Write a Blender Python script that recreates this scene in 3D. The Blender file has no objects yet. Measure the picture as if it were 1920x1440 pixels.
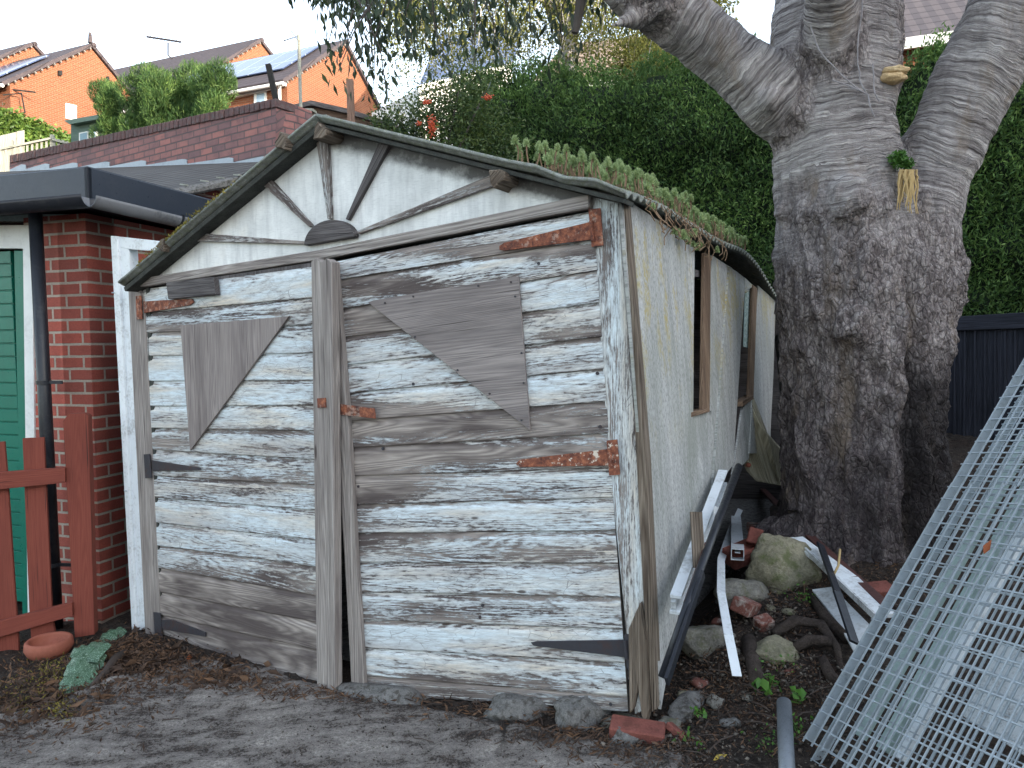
import bpy, bmesh, math, random
import numpy as np
from mathutils import Vector as V, Matrix, noise
R = math.radians
rnd = random.Random(7)
rng = np.random.default_rng(11)
scene = bpy.context.scene
col = scene.collection

# ------------------------------------------------------------------ camera, sky, sun, exposure
F = 1400.0                     # focal length in photo pixels (photo 1920 x 1440)
CAM = V((0, 0, 1.55))
PITCH, ROLL = R(3.15), R(0.66)
f0 = V((0, math.cos(PITCH), -math.sin(PITCH))); u0 = V((0, math.sin(PITCH), math.cos(PITCH))); r0 = V((1, 0, 0))
cr = r0*math.cos(ROLL) - u0*math.sin(ROLL)
cu = r0*math.sin(ROLL) + u0*math.cos(ROLL)
cam = bpy.data.cameras.new('camera'); camo = bpy.data.objects.new('camera', cam); col.objects.link(camo)
M = Matrix(((cr.x, cu.x, -f0.x, 0), (cr.y, cu.y, -f0.y, 0), (cr.z, cu.z, -f0.z, CAM.z), (0, 0, 0, 1)))
camo.matrix_world = M
cam.sensor_width = 36; cam.lens = F/1920*36; cam.clip_start = 0.05; cam.clip_end = 500
scene.camera = camo

SUN_EL = R(13)
SUN_DIR = V((0.75*math.cos(SUN_EL)/0.99905, -0.66*math.cos(SUN_EL)/0.99905, math.sin(SUN_EL))).normalized()
world = bpy.data.worlds.new('World'); scene.world = world; world.use_nodes = True
wn = world.node_tree; wn.nodes.clear()
sky = wn.nodes.new('ShaderNodeTexSky'); sky.sky_type = 'NISHITA'; sky.sun_disc = False
sky.sun_elevation = SUN_EL; sky.sun_rotation = math.atan2(SUN_DIR.x, SUN_DIR.y)
sky.air_density = 1.0; sky.dust_density = 1.2; sky.ozone_density = 1.0
bg = wn.nodes.new('ShaderNodeBackground'); bg.inputs[1].default_value = 0.15
wo = wn.nodes.new('ShaderNodeOutputWorld')
hs = wn.nodes.new('ShaderNodeHueSaturation'); hs.inputs['Saturation'].default_value = .6
wn.links.new(sky.outputs[0], hs.inputs['Color']); wn.links.new(hs.outputs[0], bg.inputs[0]); wn.links.new(bg.outputs[0], wo.inputs[0])
sl = bpy.data.lights.new('sun', 'SUN'); sl.energy = 2.0; sl.angle = R(0.5); sl.color = (1, 0.84, 0.66)
so = bpy.data.objects.new('sun', sl); col.objects.link(so)
so.rotation_euler = SUN_DIR.to_track_quat('Z', 'Y').to_euler()
scene.view_settings.view_transform = 'Standard'; scene.view_settings.look = 'None'
scene.view_settings.exposure = 2.35; scene.view_settings.gamma = 1

# ------------------------------------------------------------------ picture helpers
def ray(px, py): return (f0 + cr*((px-960)/F) - cu*((py-720)/F))
def at_d(px, py, d):
    r = ray(px, py); return CAM + r*(d/r.y)
def at_z(px, py, z):
    r = ray(px, py); return CAM + r*((z-CAM.z)/r.z)
class Plane:
    def __init__(s, p, n):
        s.p = V(p); s.n = V(n).normalized()
        if s.n.dot(CAM-s.p) < 0: s.n = -s.n
    def pt(s, px, py, off=0.0):
        r = ray(px, py); p = s.p + s.n*off
        return CAM + r*((p-CAM).dot(s.n)/r.dot(s.n))
def vplane(a, b):
    d = V((b[0]-a[0], b[1]-a[1], 0)); return Plane((a[0], a[1], 0), (d.y, -d.x, 0))
def vplane_px(px1, d1, px2, d2):
    return vplane(((px1-960)/F*d1, d1), ((px2-960)/F*d2, d2))
def ss(a, b, x):
    t = min(1, max(0, (x-a)/(b-a))); return t*t*(3-2*t)
def L3(a, b, t): return a*(1-t) + b*t

PF = ((-2.09, 4.30), (0.40, 2.96))
FP = vplane(*PF)                                  # the shed front
UU = V((PF[1][0]-PF[0][0], PF[1][1]-PF[0][1], 0)).normalized()
WW = -FP.n                                        # into the shed
Rc = V((PF[1][0], PF[1][1], 0)); Lc = V((PF[0][0], PF[0][1], 0))
def gz(x, y):
    d = V((x, y, 0)) - Rc; q = d.dot(UU); s = d.dot(WW)
    z = -0.01 + 0.045*max(-4.5, min(q, 0.3))
    z += ss(-0.05, 0.35, q)*ss(0, .6, s)*max(0, min(s, 5))*0.19*(1 if s > 0 else 0)
    z += max(0, y-9.5)*0.16
    z += 0.02*noise.noise(V((x*1.7, y*1.7, 0))) + 0.008*noise.noise(V((x*7, y*7, 3)))
    return z
def G(px, py, h=0.0):
    r = ray(px, py); r = r/r.y; t = 1.2
    while t < 30:
        p = CAM + r*t
        if p.z < gz(p.x, p.y)+h: return p
        t += 0.01
    return CAM + r*30

# ------------------------------------------------------------------ mesh helpers
def children_root(parent):
    return V(parent['_loc']) if parent is not None and '_loc' in parent.keys() else V((0, 0, 0))
class MB:
    def __init__(s): s.v = []; s.f = []; s.uv = []
    def prism(s, pts, back):
        n = len(pts); b = len(s.v)
        s.v += [V(p) for p in pts] + [V(p)+back for p in pts]
        s.f.append(list(range(b, b+n))); s.f.append([b+n+i for i in reversed(range(n))])
        for i in range(n):
            j = (i+1) % n; s.f.append([b+i, b+n+i, b+n+j, b+j])
        return s
    def box(s, c, ax, ay, az):
        c = V(c); b = len(s.v)
        for k in (-.5, .5):
            for (i, j) in ((-.5, -.5), (.5, -.5), (.5, .5), (-.5, .5)): s.v.append(c+ax*i+ay*j+az*k)
        s.f += [[b, b+3, b+2, b+1], [b+4, b+5, b+6, b+7], [b, b+1, b+5, b+4], [b+1, b+2, b+6, b+5], [b+2, b+3, b+7, b+6], [b+3, b, b+4, b+7]]
        return s
    def beam(s, p, q, w, h, up=V((0, 0, 1))):
        p = V(p); q = V(q); d = q-p; x = d.cross(up).normalized(); y = x.cross(d).normalized()
        return s.box((p+q)/2, d, x*w, y*h)
    def tube(s, pts, rad, n=10, cap=True, squash=None):
        pts = [V(p) for p in pts]; m = len(pts); b = len(s.v)
        if not hasattr(rad, '__len__'): rad = [rad]*m
        t = (pts[1]-pts[0]).normalized(); a = V((0, 0, 1)) if abs(t.z) < .9 else V((1, 0, 0)); x = t.cross(a).normalized()
        for i, p in enumerate(pts):
            t = (pts[min(i+1, m-1)]-pts[max(i-1, 0)]).normalized()
            x = (x-t*x.dot(t)).normalized(); y = t.cross(x)
            for k in range(n):
                an = 2*math.pi*k/n; s.v.append(p + (x*math.cos(an)+y*math.sin(an))*rad[i])
        for i in range(m-1):
            for k in range(n):
                j = (k+1) % n; s.f.append([b+i*n+k, b+i*n+j, b+(i+1)*n+j, b+(i+1)*n+k])
        if cap:
            s.f.append([b+k for k in reversed(range(n))]); s.f.append([b+(m-1)*n+k for k in range(n)])
        return s
    def grid(s, rows):
        b = len(s.v); n = len(rows[0])
        for r in rows: s.v += [V(p) for p in r]
        for i in range(len(rows)-1):
            for j in range(n-1): s.f.append([b+i*n+j, b+i*n+j+1, b+(i+1)*n+j+1, b+(i+1)*n+j])
        return s
    def rot(s, axis_p, prof, n=32):                # lathe about vertical axis; prof (r,z)
        b = len(s.v)
        for (r, z) in prof:
            for k in range(n):
                a = 2*math.pi*k/n; s.v.append(V(axis_p)+V((r*math.cos(a), r*math.sin(a), z)))
        for i in range(len(prof)-1):
            for k in range(n):
                j = (k+1) % n; s.f.append([b+i*n+k, b+i*n+j, b+(i+1)*n+j, b+(i+1)*n+k])
        return s
    def build(s, name, mat, parent=None, grain=None, bevel=0, smooth=False, attr=None, sub=None):
        me = bpy.data.meshes.new(name)
        if parent is None:
            xs = [v.x for v in s.v]; ys = [v.y for v in s.v]
            o0 = V(((min(xs)+max(xs))/2, (min(ys)+max(ys))/2, min(v.z for v in s.v)))
        else: o0 = children_root(parent)
        me.from_pydata([tuple(v-o0) for v in s.v], [], s.f); me.validate(); me.update()
        if sub is not None or True:
            bm = bmesh.new(); bm.from_mesh(me); bmesh.ops.recalc_face_normals(bm, faces=bm.faces)
            if bevel: bmesh.ops.bevel(bm, geom=[e for e in bm.edges if len(e.link_faces) == 2 and e.calc_face_angle(0) > .5], offset=bevel, segments=1, affect='EDGES', clamp_overlap=True)
            bm.to_mesh(me); bm.free()
        add_uv(me, grain, o0)
        if attr is not None and not bevel:
            a = me.attributes.new('wear', 'FLOAT', 'POINT'); a.data.foreach_set('value', np.array(attr, dtype=np.float32))
        if smooth: me.polygons.foreach_set('use_smooth', [True]*len(me.polygons))
        me.materials.append(mat)
        o = bpy.data.objects.new(name, me); col.objects.link(o)
        if parent is None: o.location = o0; o['_loc'] = list(o0)
        else: o.parent = parent; o['_loc'] = list(o0)
        return o
def add_uv(me, grain, o0):
    """metres; u runs along the grain, v across it, box-mapped per face"""
    uv = me.uv_layers.new(name='UVMap'); g0 = V(grain).normalized() if grain is not None else None
    ox = rnd.uniform(0, 50); oy = rnd.uniform(0, 50) if grain is not None else 0
    if grain is None: ox = 0
    out = np.zeros(len(me.loops)*2, dtype=np.float32); vs = me.vertices
    for p in me.polygons:
        n = p.normal
        g = g0
        if g is None:
            g = V((0, 0, 1)).cross(n)
            g = g.normalized() if g.length > .3 else V((1, 0, 0))
            if g.x < 0: g = -g
        if abs(g.dot(n)) > .8: g = n.orthogonal().normalized()
        c = n.cross(g).normalized()
        if g0 is None and c.z < 0: c = -c
        for li in p.loop_indices:
            q = vs[me.loops[li].vertex_index].co + o0
            out[2*li] = q.dot(g)+ox; out[2*li+1] = q.dot(c)+oy
    uv.data.foreach_set('uv', out)
def tag(o, label=None, cat=None, group=None, kind=None):
    if label: o['label'] = label
    if cat: o['category'] = cat
    if group: o['group'] = group
    if kind: o['kind'] = kind
    return o
def thing(name, loc, label, cat, group=None):
    o = bpy.data.objects.new(name, None); col.objects.link(o); o.location = loc; o['_loc'] = list(V(loc)); o.empty_display_size = .1
    return tag(o, label, cat, group)
def np_mesh(name, verts, faces, mat, parent=None, smooth=False, o0=None):
    """verts (N,3) numpy world coordinates, faces (M,k) numpy"""
    me = bpy.data.meshes.new(name)
    if parent is not None: o0 = children_root(parent)
    elif o0 is None: o0 = V(((verts[:, 0].min()+verts[:, 0].max())/2, (verts[:, 1].min()+verts[:, 1].max())/2, verts[:, 2].min()))
    v = (verts-np.array(o0)).astype(np.float32); k = faces.shape[1]
    me.vertices.add(len(v)); me.vertices.foreach_set('co', v.ravel())
    me.loops.add(faces.size); me.loops.foreach_set('vertex_index', faces.ravel().astype(np.int32))
    me.polygons.add(len(faces)); me.polygons.foreach_set('loop_start', np.arange(0, faces.size, k, dtype=np.int32))
    me.update(calc_edges=True); me.validate()
    if smooth: me.polygons.foreach_set('use_smooth', [True]*len(me.polygons))
    me.materials.append(mat)
    o = bpy.data.objects.new(name, me); col.objects.link(o)
    if parent is None: o.location = o0
    else: o.parent = parent
    o['_loc'] = list(o0)
    return o
def leaf_arrays(c, L, W, d, jitter=.5, droop=0.0):
    """diamond leaves folded along the midrib: c (N,3) centres, d (N,3) directions"""
    n = len(c); d = d + rng.normal(0, jitter, (n, 3)); d[:, 2] -= droop
    d /= np.linalg.norm(d, axis=1)[:, None]+1e-9
    r = rng.normal(0, 1, (n, 3)); s = np.cross(d, r); s /= np.linalg.norm(s, axis=1)[:, None]+1e-9
    up = np.cross(s, d)
    L = (np.ones(n)*L*rng.uniform(.6, 1.3, n))[:, None]; W = (np.ones(n)*W*rng.uniform(.7, 1.2, n))[:, None]
    v = np.empty((n, 4, 3)); v[:, 0] = c-d*L*.5; v[:, 1] = c-d*L*.05+s*W*.5+up*W*.18; v[:, 2] = c+d*L*.5-up*L*.06; v[:, 3] = c-d*L*.05-s*W*.5+up*W*.18
    b = np.arange(n)[:, None]*4
    fa = np.concatenate([b+np.array([[0, 1, 2]]), b+np.array([[0, 2, 3]])], 0)
    return v.reshape(-1, 3), fa

# ------------------------------------------------------------------ materials
def lin(r, g, b):
    return tuple(((c/255/12.92) if c/255 <= .04045 else ((c/255+.055)/1.055)**2.4) for c in (r, g, b)) + (1,)
class NT:
    def __init__(s, name, rough=.8, spec=.3):
        s.m = bpy.data.materials.new(name); s.m.use_nodes = True; s.t = s.m.node_tree; s.n = s.t.nodes
        s.b = s.n['Principled BSDF']; s.b.inputs['Roughness'].default_value = rough; s.b.inputs['Specular IOR Level'].default_value = spec
    def new(s, k, **kw):
        nd = s.n.new('ShaderNode'+k)
        for a, b in kw.items(): setattr(nd, a, b)
        return nd
    def put(s, sock, val):
        if hasattr(val, 'is_output'): s.t.links.new(val, sock)
        elif val is not None: sock.default_value = val
    def uv(s): return s.new('TexCoord').outputs['UV']
    def obj(s): return s.new('TexCoord').outputs['Object']
    def pos(s): return s.new('NewGeometry').outputs['Position']
    def island(s): return s.new('NewGeometry').outputs['Random Per Island']
    def map(s, vec, sc=(1, 1, 1), loc=(0, 0, 0), rot=(0, 0, 0)):
        m = s.new('Mapping'); s.put(m.inputs[0], vec); m.inputs['Scale'].default_value = sc; m.inputs['Location'].default_value = loc; m.inputs['Rotation'].default_value = rot
        return m.outputs[0]
    def noise(s, vec, scale=5, detail=4, rough=.55, dist=0, out=0):
        n = s.new('TexNoise'); s.put(n.inputs['Vector'], vec); n.inputs['Scale'].default_value = scale; n.inputs['Detail'].default_value = detail
        n.inputs['Roughness'].default_value = rough; n.inputs['Distortion'].default_value = dist; return n.outputs[out]
    def vor(s, vec, scale=5, feat='F1', out=0, rand=1):
        n = s.new('TexVoronoi', feature=feat); s.put(n.inputs['Vector'], vec); n.inputs['Scale'].default_value = scale; n.inputs['Randomness'].default_value = rand; return n.outputs[out]
    def math(s, op, a, b=None, c=None):
        n = s.new('Math', operation=op); s.put(n.inputs[0], a)
        if b is not None: s.put(n.inputs[1], b)
        if c is not None: s.put(n.inputs[2], c)
        return n.outputs[0]
    def ramp(s, f, stops, interp='LINEAR'):
        n = s.new('ValToRGB'); s.put(n.inputs[0], f); e = n.color_ramp.elements; n.color_ramp.interpolation = interp
        while len(e) < len(stops): e.new(.5)
        for i, (p, c) in enumerate(stops):
            e[i].position = p; e[i].color = c if hasattr(c, '__len__') else (c, c, c, 1)
        return n.outputs[0]
    def mix(s, f, a, b, mode='MIX'):
        n = s.new('Mix', data_type='RGBA', blend_type=mode); s.put(n.inputs[0], f); s.put(n.inputs[6], a); s.put(n.inputs[7], b); return n.outputs[2]
    def attr(s, name): return s.new('Attribute', attribute_name=name).outputs['Fac']
    def bump(s, h, dist=.01, strength=1):
        n = s.new('Bump'); s.put(n.inputs['Height'], h); n.inputs['Distance'].default_value = dist; n.inputs['Strength'].default_value = strength
        s.put(s.b.inputs['Normal'], n.outputs[0]); return n.outputs[0]
    def out(s, colr, rough=None, metal=None):
        s.put(s.b.inputs['Base Color'], colr); s.put(s.b.inputs['Roughness'], rough); s.put(s.b.inputs['Metallic'], metal)
        return s.m
    def sepx(s, vec, i):
        n = s.new('SeparateXYZ'); s.put(n.inputs[0], vec); return n.outputs[i]

def wood_grain(t, uv, k=1.0, straight=False):
    """returns grain lines (0..1), fine fibre (0..1), large mottling"""
    n1 = t.noise(t.map(uv, ((.38 if straight else .8)*k, (15 if straight else 9)*k, 1)), 1.0, 1.5, .4, .3)
    lines = t.math('PINGPONG', t.math('MULTIPLY', n1, 44), 1.0)
    fib = t.noise(t.map(uv, (7*k, 230*k, 1)), 1.0, 3, .6)
    big = t.noise(t.map(uv, (1.5*k, 9*k, 1), (3, 7, 0)), 1.0, 4, .6)
    return lines, fib, big
def mat_painted(name, paint, base, use_attr=True, wearbase=.4, amp=.75, streak=True, bare_lo=(92, 84, 82), bare_hi=(184, 175, 167), tint=(212, 192, 164)):
    t = NT(name, .85, .2); uv = t.uv()
    lines, fib, big = wood_grain(t, uv)
    g = t.math('ADD', t.math('MULTIPLY', lines, .45), t.math('MULTIPLY', fib, .75))
    bare = t.ramp(g, [(.15, lin(*bare_lo)), (.95, lin(*bare_hi))])
    bare = t.mix(t.ramp(big, [(.38, 0), (.6, .9)]), bare, lin(78, 70, 69))
    w = t.attr('wear') if use_attr else wearbase
    w = t.math('ADD', w, .045)
    m = t.math('ADD', w, t.math('MULTIPLY', t.math('SUBTRACT', t.noise(t.map(uv, (2.2, 18, 1), (9, 2, 0)), 1, 6, .7), .5), amp*1.5))
    m = t.math('ADD', m, t.math('MULTIPLY', t.math('SUBTRACT', t.noise(t.map(uv, (22, 110, 1)), 1, 5, .75), .5), amp*1.5))
    m = t.math('ADD', m, t.math('MULTIPLY', t.math('SUBTRACT', fib, .5), .75*amp))
    m = t.math('SUBTRACT', m, t.math('MULTIPLY', t.math('SUBTRACT', lines, .5), .22*amp))
    mask = t.ramp(m, [(.46, 0), (.56, 1)])
    stain = t.noise(t.map(uv, (1.6, 12, 1), (4, 4, 0)), 1, 4, .6)
    pc = t.mix(t.ramp(stain, [(.44, 0), (.66, .7)]), lin(*paint), lin(*tint)); pc = t.mix(t.ramp(t.noise(t.map(uv, (.9, 5, 1), (8, 1, 0)), 1, 3, .6), [(.5, 0), (.66, .55)]), pc, lin(176, 172, 168))
    pc = t.mix(t.ramp(t.noise(t.map(uv, (14, 90, 1)), 1, 5, .75), [(.36, .6), (.58, 0)]), pc, lin(165, 168, 170))
    # thin dark cracks across and along
    cr_ = t.vor(t.map(uv, (10, 34, 1)), 1, 'DISTANCE_TO_EDGE')
    crm = t.math('MULTIPLY', t.ramp(cr_, [(0, .7), (.018, 0)]), t.ramp(t.noise(t.map(uv, (2, 4, 1)), 1, 2), [(.5, 0), (.6, 1)]))
    pc = t.mix(crm, pc, lin(70, 66, 66))
    # knots
    kn = t.vor(t.map(uv, (2.3, 7.0, 1), (.3, .7, 0)), 1, 'F1')
    knm = t.ramp(kn, [(.035, .85), (.06, .0)])
    thin = t.ramp(m, [(.24, 0), (.46, .62)]); pc = t.mix(thin, pc, lin(150, 148, 148)); c = t.mix(mask, pc, bare); c = t.mix(knm, c, lin(74, 64, 58))
    h = t.math('ADD', t.math('MULTIPLY', mask, -.7), t.math('MULTIPLY', g, .5))
    t.bump(h, .003, .9)
    return t.out(c, .85)
def mat_wood(name, lo, hi, dark=None, k=1.0, rough=.85, bump=.004, knots=True):
    t = NT(name, rough, .2); uv = t.uv(); lines, fib, big = wood_grain(t, uv, k, True)
    g = t.math('ADD', t.math('MULTIPLY', lines, .4), t.math('MULTIPLY', fib, .8))
    c = t.ramp(g, [(.2, lin(*lo)), (.95, lin(*hi))])
    if dark: c = t.mix(t.ramp(big, [(.42, 0), (.72, .8)]), c, lin(*dark))
    if knots:
        kn = t.vor(t.map(uv, (2.0, 9.0, 1)), 1, 'F1'); c = t.mix(t.ramp(kn, [(.05, .8), (.09, 0)]), c, lin(60, 52, 50))
    cr_ = t.ramp(t.noise(t.map(uv, (2.0, 120, 1), (5, 1, 0)), 1, 2, .5), [(.28, .8), (.36, 0)])
    c = t.mix(cr_, c, lin(38, 34, 34))
    t.bump(t.math('SUBTRACT', g, t.math('MULTIPLY', cr_, 1.0)), bump, .9)
    return t.out(c)
def mat_brick(name, c1, c2, mortar, bw=.225, bh=.075, ms=.01, dirt=.4, bump=.006, dark=(60, 48, 46)):
    t = NT(name, .85, .25); uv = t.uv()
    wob = t.noise(uv, 9, 2)
    uvw = t.new('VectorMath', operation='ADD'); sc = t.new('VectorMath', operation='SCALE'); t.put(sc.inputs[0], t.noise(uv, 14, 2, out=1)); sc.inputs['Scale'].default_value = .006
    t.put(uvw.inputs[0], uv); t.put(uvw.inputs[1], sc.outputs[0])
    b = t.new('TexBrick'); t.put(b.inputs['Vector'], uvw.outputs[0]); b.inputs['Color1'].default_value = lin(*c1); b.inputs['Color2'].default_value = lin(*c2); b.inputs['Mortar'].default_value = lin(*mortar)
    b.inputs['Scale'].default_value = 1; b.inputs['Mortar Size'].default_value = ms; b.inputs['Mortar Smooth'].default_value = .2; b.inputs['Brick Width'].default_value = bw; b.inputs['Row Height'].default_value = bh; b.inputs['Bias'].default_value = 0
    c = b.outputs[0]
    n = t.noise(uv, 6, 5, .65)
    c = t.mix(t.ramp(n, [(.45, 0), (.75, dirt)]), c, lin(*dark))
    c = t.mix(t.ramp(t.noise(uv, 90, 3, .7), [(.3, .25), (.6, 0)]), c, lin(*dark))
    h = t.math('SUBTRACT', t.math('MULTIPLY', t.noise(uv, 120, 3), .4), b.outputs[1])
    t.bump(h, bump, .9)
    return t.out(c)
def mat_flat(name, c, rough=.5, metal=0, var=.15, scale=6, dirtc=(60, 58, 55), dirt=.35, bump=.0008, spec=.4):
    t = NT(name, rough, spec); p = t.obj()
    n = t.noise(p, scale, 5, .65); n2 = t.noise(p, scale*9, 3, .6)
    cc = t.mix(t.ramp(n, [(.3, 0), (.7, var)]), lin(*c), lin(*[x*.6 for x in c]))
    cc = t.mix(t.ramp(t.math('ADD', t.math('MULTIPLY', n, .6), t.math('MULTIPLY', n2, .4)), [(.5, 0), (.68, dirt)]), cc, lin(*dirtc))
    if bump: t.bump(n2, bump, .7)
    return t.out(cc, t.ramp(n2, [(.2, max(0, rough-.12)), (.8, min(1, rough+.15))]), metal)
def mat_leaf(name, cols, rough=.55, trans=.25, spec=.35, clump=2.0, dark=None):
    t = NT(name, rough, spec); i = t.island()
    c = t.ramp(i, [(k/(len(cols)-1), lin(*c)) for k, c in enumerate(cols)])
    n = t.noise(t.pos(), clump, 3, .6)
    c = t.mix(t.ramp(n, [(.38, .55), (.6, 0)]), c, lin(*(dark or [x*.55 for x in cols[0]])))
    t.b.inputs['Transmission Weight'].default_value = 0
    tr = t.new('BsdfTranslucent'); t.put(tr.inputs[0], c)
    mx = t.new('MixShader'); mx.inputs[0].default_value = trans
    t.t.links.new(t.b.outputs[0], mx.inputs[1]); t.t.links.new(tr.outputs[0], mx.inputs[2])
    t.t.links.new(mx.outputs[0], t.n['Material Output'].inputs[0])
    return t.out(c)
def mat_stone(name, lo, hi, moss=None, scale=9, bump=.02):
    t = NT(name, .9, .2); p = t.pos(); n = t.noise(p, scale, 6, .68); n2 = t.noise(p, scale*8, 4, .7)
    c = t.ramp(t.math('ADD', t.math('MULTIPLY', n, .6), t.math('MULTIPLY', n2, .4)), [(.32, lin(*lo)), (.66, lin(*hi))])
    if moss: c = t.mix(t.ramp(t.noise(p, scale*1.5, 5, .7), [(.5, 0), (.62, .8)]), c, lin(*moss))
    t.bump(t.math('ADD', n, t.math('MULTIPLY', n2, .5)), bump, .8)
    return t.out(c)

MT = {}
MT['door'] = mat_painted('peeling_painted_boards', (212, 225, 231), None)
MT['frame'] = mat_painted('peeling_painted_post', (214, 226, 230), None, use_attr=False, wearbase=.36)
MT['batten'] = mat_painted('peeling_painted_batten', (205, 212, 214), None, use_attr=False, wearbase=.52)
MT['wood'] = mat_wood('weathered_grey_wood', (98, 91, 88), (184, 177, 171), (112, 104, 101))
MT['wood_dark'] = mat_wood('dark_weathered_wood', (60, 56, 56), (118, 114, 114), (52, 48, 48))
MT['rotten'] = mat_wood('rotten_wood', (70, 58, 48), (150, 138, 124), (56, 44, 38), k=.8, bump=.012)
MT['ply'] = mat_wood('weathered_plywood', (112, 106, 105), (160, 152, 148), (94, 88, 88), k=.8, bump=.002, knots=False)
MT['ply2'] = mat_wood('weathered_plywood_streaked', (112, 104, 102), (164, 155, 150), (104, 96, 95), k=.9, bump=.002, knots=False)
MT['brownwood'] = mat_wood('brown_frame_wood', (88, 68, 52), (150, 128, 108), (72, 56, 46))

def m_rust(name, flakes):
    t = NT(name, .8, .3); p = t.obj(); n = t.noise(p, 45, 5, .7); n2 = t.noise(p, 12, 4, .6)
    c = t.ramp(n, [(.32, lin(70, 46, 42)), (.5, lin(122, 74, 58)), (.66, lin(164, 104, 76))])
    c = t.mix(t.ramp(t.noise(p, 30, 4, .7), [(.56, 0), (.62, flakes)]), c, lin(214, 205, 190))
    t.bump(n, .003, 1); return t.out(c)
MT['rust'] = m_rust('rusty_iron', .25); MT['rustw'] = m_rust('rusty_iron_with_white_flakes', .9)
MT['iron'] = mat_flat('dark_iron', (62, 62, 68), .6, .3, dirtc=(92, 60, 48), dirt=.5)

def m_gable():
    t = NT('stained_white_sheet', .7, .3); uv = t.uv(); p = t.pos()
    n = t.noise(uv, 3.2, 6, .65); st = t.noise(t.map(uv, (18, 2.2, 1)), 1, 5, .65)
    c = t.mix(t.ramp(n, [(.38, 0), (.7, .75)]), lin(236, 238, 236), lin(190, 192, 190))
    c = t.mix(t.ramp(st, [(.45, 0), (.75, .5)]), c, lin(150, 152, 154))
    c = t.mix(t.ramp(t.noise(t.map(uv, (25, 170, 1), (0, 0, 0), (0, 0, .5)), 1, 3, .7), [(.5, 0), (.8, .35)]), c, lin(140, 142, 144))
    c = t.mix(t.ramp(t.noise(uv, 2, 3, .6, out=0), [(.6, 0), (.75, .35)]), c, lin(222, 206, 176))
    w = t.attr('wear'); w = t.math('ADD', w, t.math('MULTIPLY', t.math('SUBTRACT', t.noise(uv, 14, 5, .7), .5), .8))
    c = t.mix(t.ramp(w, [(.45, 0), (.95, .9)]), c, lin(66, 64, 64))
    t.bump(st, .001, .6); return t.out(c)
MT['gable'] = m_gable()
def m_asb(name='lichen_streaked_cement_sheet'):
    t = NT(name, .85, .2); uv = t.uv()
    st = t.noise(t.map(uv, (20, 1.3, 1)), 1, 7, .72); sp = t.noise(t.map(uv, (110, 45, 1)), 1, 4, .75); big = t.noise(uv, 1.6, 4, .6)
    c = t.ramp(st, [(.25, lin(138, 140, 138)), (.5, lin(172, 173, 171)), (.75, lin(204, 204, 202))])
    c = t.mix(t.ramp(sp, [(.38, .6), (.54, 0)]), c, lin(96, 99, 94))
    c = t.mix(t.ramp(t.noise(t.map(uv, (3, 1.2, 1), (2, 0, 0)), 1, 4, .6), [(.46, 0), (.68, .5)]), c, lin(128, 133, 122))
    zm = t.new('MapRange'); t.put(zm.inputs[0], t.math('ADD', t.sepx(t.pos(), 2), t.math('MULTIPLY', t.sepx(t.pos(), 1), -.15))); zm.inputs[1].default_value = .55; zm.inputs[2].default_value = 1.15
    ye = t.math('MULTIPLY', t.math('MULTIPLY', zm.outputs[0], .9), t.math('MULTIPLY', t.ramp(t.noise(t.map(uv, (7, 2.4, 1), (6, 3, 0)), 1, 4, .65), [(.5, 0), (.6, 1)]), t.ramp(t.noise(t.map(uv, (80, 40, 1)), 1, 3, .7), [(.4, 0), (.55, .85)])))
    c = t.mix(ye, c, lin(166, 150, 84))
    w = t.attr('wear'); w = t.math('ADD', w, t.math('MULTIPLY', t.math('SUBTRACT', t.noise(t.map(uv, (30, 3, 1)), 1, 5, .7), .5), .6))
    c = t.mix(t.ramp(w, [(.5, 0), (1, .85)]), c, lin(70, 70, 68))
    t.bump(sp, .0015, .7); return t.out(c)
MT['asb'] = m_asb()
MT['rooftop'] = mat_stone('lichened_roof_sheet', (92, 96, 92), (158, 162, 156), (118, 124, 104), 30, .004)
MT['roofdark'] = mat_stone('verge_shade_and_wall_dark', (44, 46, 44), (78, 80, 76), None, 20, .004)  # dark tone for the verge shade strips and the left wall
MT['brick'] = mat_brick('red_brick', (196, 104, 90), (160, 92, 82), (196, 184, 170), ms=.0085, dirt=.3)
MT['oldbrick'] = mat_brick('old_purple_brick', (158, 108, 102), (118, 92, 94), (96, 86, 86), dirt=.7, ms=.008, dark=(88, 76, 80), bump=.012)
MT['darkbrick'] = mat_brick('dark_red_brick', (104, 48, 42), (88, 40, 38), (140, 120, 110), dirt=.2)
MT['orangebrick'] = mat_brick('orange_brick', (134, 80, 54), (118, 68, 46), (132, 104, 86), dirt=.15, dark=(116, 76, 56), ms=.012)
MT['black'] = mat_flat('black_plastic', (32, 35, 42), .38, dirtc=(84, 84, 84), dirt=.3)
MT['fasciablack'] = mat_flat('dark_slate_fascia', (44, 50, 62), .35, dirtc=(80, 82, 86), dirt=.2)
MT['greygutter'] = mat_flat('weathered_gutter', (112, 114, 118), .5, dirtc=(50, 50, 52), dirt=.5)
MT['pvc'] = mat_flat('dirty_white_plastic', (226, 232, 236), .4, dirtc=(122, 118, 108), dirt=.55, scale=7)
MT['pvcd'] = mat_flat('grimy_white_plastic', (206, 210, 212), .5, dirtc=(74, 68, 62), dirt=.8, scale=14)
MT['greendoor'] = mat_flat('green_painted_door', (16, 108, 90), .35, dirtc=(8, 66, 58), dirt=.3)
MT['fencered'] = mat_wood('red_brown_stained_wood', (112, 58, 48), (134, 74, 62), (106, 56, 48), bump=.001, knots=False)
MT['terra'] = mat_flat('terracotta', (150, 88, 70), .75, dirtc=(120, 74, 60), dirt=.4)
MT['blackfence'] = mat_wood('black_stained_boards', (34, 36, 44), (66, 68, 78), (30, 32, 38), bump=.002, knots=False)
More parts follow.
